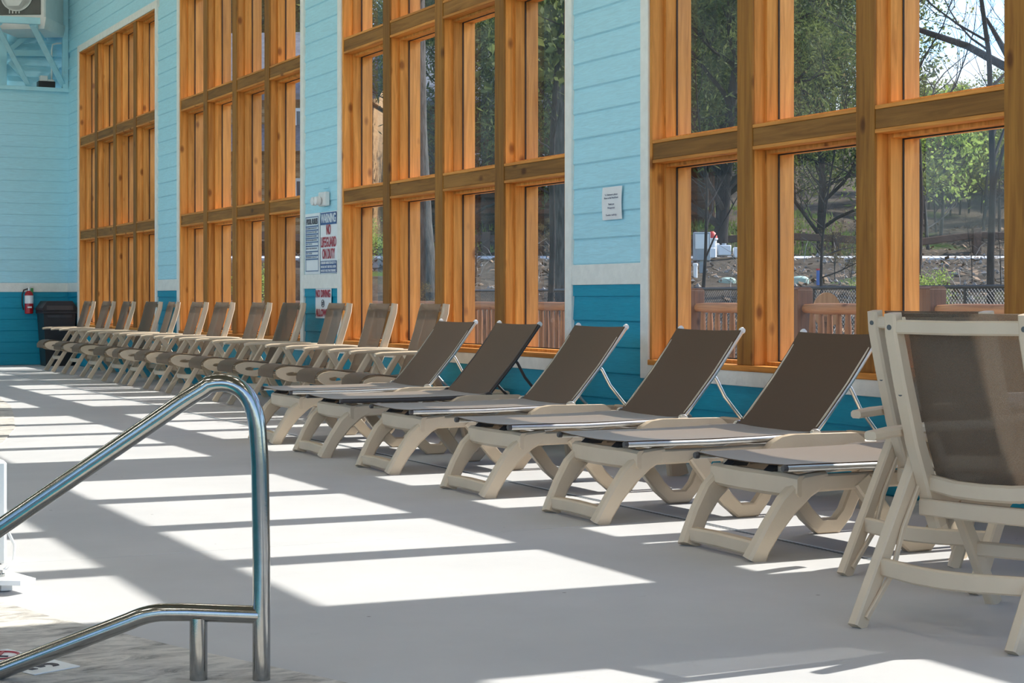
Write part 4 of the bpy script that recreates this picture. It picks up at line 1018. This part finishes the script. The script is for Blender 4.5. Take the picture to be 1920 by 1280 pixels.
# small things on the bank
def on(a, d, dz=0): x, y = gp(a, d); return (x, y, hz(a, d) + dz)
u = thing('utility_box', 'grey utility box on a post on the bank, behind the nearest window', 'box', on(3.62, 33.5), -TH)
g = G(); g.box(-.16, .16, -.08, .08, .28, .82, .01); g.build('cabinet', 'util', u, 0)
g = G(); g.box(-.04, .04, -.03, .03, -.1, .28); g.build('pedestal', 'util', u, 0)
g = G(); g.box(-.13, .13, -.088, -.08, .5, .78, .003); g.build('door', 'metalwhite', u, 0)
for (a, d, lab) in ((4.05, 33, 'pale green dome lid on the bank, left of the twin window post'), (5.35, 32.6, 'pale green dome lid on the bank, right of the twin window post')):
    o = thing('tank_lid', lab, 'lid', on(a, d, .02)); g = G(); g.lathe([(.16, 0), (.15, .025), (.10, .05), (.03, .06)], 20); g.build('dome', 'lidgreen', o); g = G(); g.lathe([(.165, -.2), (.165, .005)], 20); g.build('riser', 'lidgreen', o)
o = thing('marker_stake', 'short blue marker stake on the bank', 'stake', on(5.55, 31.8)); g = G(); g.tube([(0, 0, -.1), (0, 0, .26)], .035, 8); g.build('shaft', 'bluepole', o); g = G(); g.tube([(0, 0, .26), (0, 0, .29)], .04, 8); g.build('cap', 'hydred', o)
o = thing('white_pipe_stub', 'short white capped pipe on the bank beside the grey utility box', 'pipe', on(3.45, 33.0)); g = G(); g.tube([(0, 0, -.1), (0, 0, .16)], .04, 10); g.build('pipe', 'white', o); g = G(); g.lathe([(.05, .15), (.05, .19), (.035, .20)], 12); g.build('cap', 'white', o)
o = thing('fire_hydrant', 'red topped white hydrant by the road, seen through the nearest window', 'hydrant', on(4.65, 40.8)); g = G(); g.lathe([(.16, 0), (.16, .05), (.11, .07), (.11, .45), (.14, .47), (.14, .50)], 14); g.build('barrel', 'white', o); g = G(); g.lathe([(.13, .50), (.11, .60), (.04, .66)], 14); g.build('bonnet', 'hydred', o); g = G(); g.tube([(-.18, 0, .34), (.18, 0, .34)], .05, 8); g.build('nozzle', 'white', o)
for k in range(3):
    o = thing('white_tank', 'low white tank by the road beyond the bank, one of three alike', 'tank', on(4.45 + k * .36, 39.8), -TH, 'white tanks by the road'); g = G(); g.box(-.15, .15, -.12, .12, 0, .24, .02); g.build('tank_body', 'white', o); g = G(); g.lathe([(.05, .24), (.05, .28)], 10); g.build('tank_cap', 'util', o)
o = thing('oval_wood_sign', 'oval slab of pale orange wood standing behind the deck fence', 'sign', (gp(3.55, 19.8)[0], gp(3.55, 19.8)[1], -.42), -TH)
g = G(); g.prism([(.155 * math.cos(2 * PI * i / 24), 1.33 + .20 * math.sin(2 * PI * i / 24)) for i in range(24)], -.03, .03, 'y'); g.build('slab', 'log_pale', o)
g = G(); g.box(-.06, .06, -.03, .03, 0, 1.2); g.build('stake', 'log', o, 0)

# ------------------------------------------------------------------ cabins across the road
def cabin(lab, a, d, rz, wx, wy, wall_h, m, winx, floors=1):
    x, y = gp(a, d); z = hz(a, d) - .4
    t = thing('cabin', lab, 'cabin', (x, y, z), rz)
    g = G(); g.box(-wx / 2 + .1, wx / 2 - .1, -wy / 2 + .1, wy / 2 - .1, 0, wall_h); wl = g.build('wall_core', m, t, 0)
    nl = int(wall_h / .26); lm = None
    for k in range(nl):
        g = G(); g.tube([(-wx / 2 - .2, -wy / 2, .13 + k * .26), (wx / 2 + .2, -wy / 2, .13 + k * .26)], .135, 8); g.build('log', m, t)
        g = G(); g.tube([(-wx / 2, -wy / 2 - .2, .13 + k * .26), (-wx / 2, wy / 2 + .2, .13 + k * .26)], .135, 8); g.build('log', m, t)
    rh = wy * .32
    g = G(); g.prism([(-wy / 2 - .6, wall_h - .1), (0, wall_h + rh), (wy / 2 + .6, wall_h - .1), (wy / 2 + .6, wall_h + .08), (0, wall_h + rh + .2), (-wy / 2 - .6, wall_h + .08)], -wx / 2 - .5, wx / 2 + .5, 'x'); g.build('roof', 'shingle', t, 0)
    g = G(); g.prism([(-wy / 2, wall_h), (wy / 2, wall_h), (0, wall_h + rh)], -wx / 2, wx / 2, 'x'); g.build('gable', m, t, 0)
    for (wx_, wz) in winx:
        g = G(); g.ring(-.45, .45, 0, 1.1, .09, -.06, .06); f = g.build('window_frame', 'white', t, 0, (wx_, -wy / 2 - .16, wz), (0, 0, PI / 2))
        g = G(); g.box(-.02, .02, -.38, .38, .06, 1.04); g.build('pane', 'pane_far', f, 0)
    # porch
    g = G(); g.box(-wx / 2, wx / 2, -wy / 2 - 1.8, -wy / 2 - .2, .25, .4); g.build('porch_floor', m, t, 0)
    g = G(); g.prism([(-wy / 2 - 2.0, wall_h * .62), (-wy / 2, wall_h * .80), (-wy / 2, wall_h * .84), (-wy / 2 - 2.0, wall_h * .66)], -wx / 2 - .2, wx / 2 + .2, 'x') if floors > 1 else None
    if floors > 1: g.build('porch_roof', 'shingle', t, 0)
    for k in range(4):
        xx = -wx / 2 + .1 + k * (wx - .2) / 3
        g = G(); g.tube([(xx, -wy / 2 - 1.75, 0), (xx, -wy / 2 - 1.75, wall_h * .63)], .10, 8); g.build('porch_post', m, t)
    return t
cabin('dark brown log cabin with a grey roof across the road', 1.2, 62, -TH + R(8), 9.5, 7.0, 3.9, 'cabin', [(-3.2, 1.2), (-1.0, 1.2), (1.6, 1.2), (3.4, 1.2)])
cabin('tall tan log cabin with a grey porch roof, far left beyond the windows', -7.3, 54, -TH - R(6), 7.0, 7.0, 4.4, 'cabin_tan', [(-2, 1.0), (1.9, 1.0), (-2, 3.0), (1.9, 3.0), (2.9, 3.0)], 2)
cabin('brown log cabin at the far left edge beyond the second farthest window', -17.0, 66, -TH, 10, 7.0, 4.2, 'cabin', [(-3, 1.2), (0, 1.2), (3, 1.2)])

# ------------------------------------------------------------------ trees
def grow(seed, height, r0, spread, depth=4, lean=.06, first=.25, nchild=(7, 5, 4), droop=0.0, up=.35):
    """limb skeleton: list of (points, radii, level)"""
    q = random.Random(seed); limbs = []; tips = []
    def limb(p, dr, ln, r, lev):
        k = 8 if lev == 0 else 5
        pts = [Vector(p)]; rr = [r]; dcur = dr.normalized()
        for i in range(k):
            j = (.10 if lev == 0 else .28)
            dcur = (dcur + Vector((q.uniform(-j, j), q.uniform(-j, j), q.uniform(-j, j) + (up * .15 if lev else .1) - droop * .2 * (lev > 0)))).normalized()
            pts.append(pts[-1] + dcur * ln / k); rr.append(max(r * (1 - .8 * (i + 1) / k), .004))
        limbs.append((pts, rr, lev))
        if lev >= depth - 1: tips.append((pts[-1], dcur)); tips.append((pts[-2], dcur)); tips.append((pts[-3], dcur)); return
        n = nchild[min(lev, len(nchild) - 1)]
        for c in range(n):
            f = first + (1 - first) * (c + q.uniform(0, .8)) / n if lev == 0 else q.uniform(.25, 1.0)
            f = min(f, .98); i = int(f * k); w = f * k - i; base = pts[i].lerp(pts[min(i + 1, k)], w)
            an = q.uniform(0, 2 * PI); el = q.uniform(.1, .7) - droop
            out = Vector((math.cos(an) * math.cos(el), math.sin(an) * math.cos(el), math.sin(el)))
            nd = (out * (1.0 if lev == 0 else .8) + dcur * (.25 if lev == 0 else .6)).normalized()
            limb(base, nd, ln * (spread if lev == 0 else .55) * (1.15 - .55 * f) * q.uniform(.75, 1.2), max(rr[i] * .55, .005), lev + 1)
    limb((0, 0, -.3), Vector((q.uniform(-lean, lean), q.uniform(-lean, lean), 1)), height, r0, 0)
    return limbs, tips
def wood_mesh(limbs, name, m):
    g = G()
    for pts, rr, lev in limbs: g.tube(pts, rr, (9, 5, 4, 3)[min(lev, 3)], lev < 1)
    return g.mesh(name, m, 60)
def leaf_mesh(tips, n, rad, size, m, seed, flat=.5, lw=.55):
    r = np.random.default_rng(seed); P = np.array([t[0][:] for t in tips]); idx = r.integers(0, len(P), n)
    c = P[idx] + r.normal(0, rad, (n, 3)) * np.array([1, 1, flat + .3])
    u = r.normal(0, 1, (n, 3)); u /= np.linalg.norm(u, axis=1)[:, None]; w = r.normal(0, 1, (n, 3)); v = np.cross(u, w); v /= np.linalg.norm(v, axis=1)[:, None]
    s = (size * r.uniform(.6, 1.4, n))[:, None]; u = u * s; v = v * s * lw
    V = np.stack([c - u, c - v, c + u, c + v], 1).reshape(-1, 3)
    me = bpy.data.meshes.new('foliage'); F = np.arange(4 * n).reshape(-1, 4)
    me.vertices.add(4 * n); me.vertices.foreach_set('co', V.ravel()); me.loops.add(4 * n); me.loops.foreach_set('vertex_index', F.ravel().astype(np.int32))
    me.polygons.add(n); me.polygons.foreach_set('loop_start', (np.arange(n) * 4).astype(np.int32)); me.update(calc_edges=True); me.validate()
    me.materials.append(M[m]); return me
PT = {}
def proto(k, h, r, spread, bark, leaf=None, nleaf=0, lr=.25, ls=.06, seed=1, **kw):
    limbs, tips = grow(seed, h, r, spread, **kw)
    PT[k] = (wood_mesh(limbs, 'trunk', bark), leaf_mesh(tips, nleaf, lr, ls, leaf, seed, lw=.22 if leaf == 'cedarleaf' else .55) if leaf else None)
proto('cedar_a', 10, .20, .34, 'bark_dark', 'cedarleaf', 34000, .36, .10, 11, depth=3, first=.12, nchild=(34, 7), droop=.1)
proto('cedar_b', 9, .11, .36, 'bark_dark', 'cedarleaf', 30000, .34, .10, 12, depth=3, first=.10, nchild=(30, 7), droop=.0)
proto('spring_a', 9, .13, .45, 'bark', 'spring', 3600, .32, .075, 21, depth=4, nchild=(11, 5, 4), first=.2)
proto('spring_b', 10, .14, .40, 'bark', 'spring', 5200, .4, .085, 22, depth=4, nchild=(12, 5, 4), first=.15)
proto('dry_a', 7, .10, .45, 'bark', 'dryleaf', 1700, .3, .07, 23, depth=4, nchild=(10, 5, 4), first=.2)
proto('lime_a', 5, .07, .55, 'bark', 'lime', 2600, .35, .085, 24, depth=4, nchild=(10, 5, 3), first=.1)
proto('bare_a', 11, .085, .42, 'bark_dark', None, seed=31, depth=4, nchild=(13, 6, 5), first=.22)
proto('bare_b', 10, .075, .45, 'bark_dark', 'dryleaf', 160, .1, .05, seed=32, depth=4, nchild=(12, 6, 5), first=.25)
NM = {'cedar': ('evergreen_tree', 'tree'), 'spring': ('leafing_tree', 'tree'), 'dry': ('dry_leaf_tree', 'tree'), 'lime': ('lime_green_tree', 'tree'), 'bare': ('bare_tree', 'tree')}
def tree(k, a, d, rz, sc, lab, group=None):
    x, y = gp(a, d); kind = k.split('_')[0]
    t = thing(NM[kind][0], lab, 'tree', (x, y, hz(a, d) - .05), rz, group); t.scale = (sc, sc, sc)
    put('trunk', PT[k][0], t)
    if PT[k][1]: put('foliage', PT[k][1], t, kind='stuff')
    return t
# evergreens filling the upper left of the nearest window
tree('cedar_a', 5.2, 44, 0.3, .95, 'dark evergreen tree filling the first column of the nearest window')
tree('cedar_b', 8.6, 49, 1.9, 1.05, 'broad evergreen tree filling the second column of the nearest window')
tree('cedar_a', 7.0, 58, 2.2, 1.1, 'evergreen tree standing between and behind the two broad evergreens')
tree('cedar_b', -1.2, 50, 2.7, 1.0, 'evergreen tree in front of the dark brown cabin', None)
tree('cedar_a', 1.9, 52, 4.0, .9, 'evergreen tree at the right end of the dark brown cabin')
# bare trees in the third column of the nearest window
tree('bare_a', 8.05, 29.5, 0.7, .82, 'bare dark tree on the bank in the third column of the nearest window')
tree('bare_b', 7.0, 30.5, 2.5, .74, 'thin bare tree left of the dark bare tree on the bank')
tree('bare_b', 4.9, 27.5, 5.5, .40, 'small bare tree on the bank in the second column of the nearest window')
tree('bare_a', 3.15, 29.0, 1.1, .40, 'small bare tree on the bank at the left side of the nearest window')
tree('lime_a', 11.9, 50, .5, .85, 'lime green sapling in the third column of the nearest window')
tree('spring_a', 13.2, 54, 4.5, .48, 'yellow green leafing tree behind the bare trees')
# branch from a tree standing right of the frame
bl = thing('leaning_tree', 'thick bare tree leaning in from the right with a broken limb', 'tree', on(11.1, 33.0, -.1))
g = G(); bp = [gp(11.1, 33.0), gp(10.4, 33.2), gp(9.6, 33.3), gp(8.7, 33.5), gp(7.8, 33.7), gp(7.2, 33.7)]
b0 = bl.location
zs = [hz(11.1, 33), 4.2, 5.3, 5.85, 6.2, 6.9]
g.tube([(p[0] - b0.x, p[1] - b0.y, z - b0.z - (.2 if i == 0 else 0)) for i, (p, z) in enumerate(zip(bp, zs))], [.17, .13, .09, .07, .055, .03], 9); g.build('trunk', 'bark_dark', bl, 60)
p2 = gp(9.0, 33.3); g = G(); g.tube([(bp[2][0] - b0.x, bp[2][1] - b0.y, 5.3 - b0.z), (p2[0] - b0.x, p2[1] - b0.y, 6.35 - b0.z)], [.085, .03], 7); g.build('broken_limb', 'bark_dark', bl, 60)
# trunks seen through the third window
def trunk(a, d, r, h, lab, seed, m='bark'):
    limbs, tips = grow(seed, h, r, .16, depth=3, first=.35, nchild=(12, 4), lean=.02, up=.6)
    limbs[0][1][:] = [r * (1 - .35 * i / 8) for i in range(9)]
    t = thing('pine_tree', lab, 'tree', on(a, d, -.05)); put('trunk', wood_mesh(limbs, 'trunk', m), t)
    put('foliage', leaf_mesh([x for x in tips if x[0].z > h * .55] or tips, 2600, .3, .09, 'cedarleaf', seed), t, kind='stuff')
    return t
trunk(-1.42, 30.0, .20, 13, 'thick grey pine trunk in the second column of the third window', 41)
trunk(0.82, 29.0, .115, 13, 'straight grey pine trunk in the fourth column of the third window', 42)
trunk(0.52, 27.0, .05, 7, 'thin slanting sapling left of the straight pine trunk', 44, 'bark_dark')
# forest on the hill: several of a kind, sharing a label per kind
FK = [('spring_a', 'yellow green leafing tree in the woods on the hill'), ('spring_b', 'yellow green leafing tree in the woods on the hill'), ('dry_a', 'thin tree with dry brown leaves in the woods on the hill'), ('cedar_b', 'dark evergreen tree in the woods on the hill'), ('bare_b', 'leafless tree in the woods on the hill')]
fr = random.Random(5)
for i in range(170):
    d = fr.uniform(58, 120); a = fr.uniform(-.33, .36) * d
    if i >= 90: d = fr.uniform(55, 82); a = fr.uniform(.222, .34) * d
    if i >= 140: d = fr.uniform(56, 90); a = fr.uniform(.34, .8) * d
    if d < 70 and -6 < a < 7: continue
    k, lab = FK[fr.choice((0, 1, 1, 0, 2, 3, 3, 4))]
    if .222 < a / d < .36: sc = fr.uniform(.30, .42) * (1.12 if d < 80 else .85)
    else: sc = fr.uniform(.9, 1.4)
    tree(k, a, d, fr.uniform(0, 6.3), sc, lab, 'woods on the hill, ' + NM[k.split('_')[0]][0].replace('_', ' ') + 's')
# undergrowth
for i in range(26):
    d = fr.uniform(24.5, 40); a = fr.uniform(-4.5, .30 * d)
    if abs(a) < .4: continue
    k = fr.choice(('dry_a', 'bare_b', 'lime_a', 'dry_a')); s = fr.uniform(.10, .22)
    lab = {'dry_a': 'low shrub with dry brown leaves on the bank', 'bare_b': 'low leafless shrub on the bank', 'lime_a': 'low shrub with fresh green leaves on the bank'}[k]
    t = tree(k, a, d, fr.uniform(0, 6.3), s, lab, lab.replace('low ', '')); t.name = {'dry_a': 'dry_shrub', 'bare_b': 'bare_shrub', 'lime_a': 'green_shrub'}[k]; t['category'] = 'shrub'
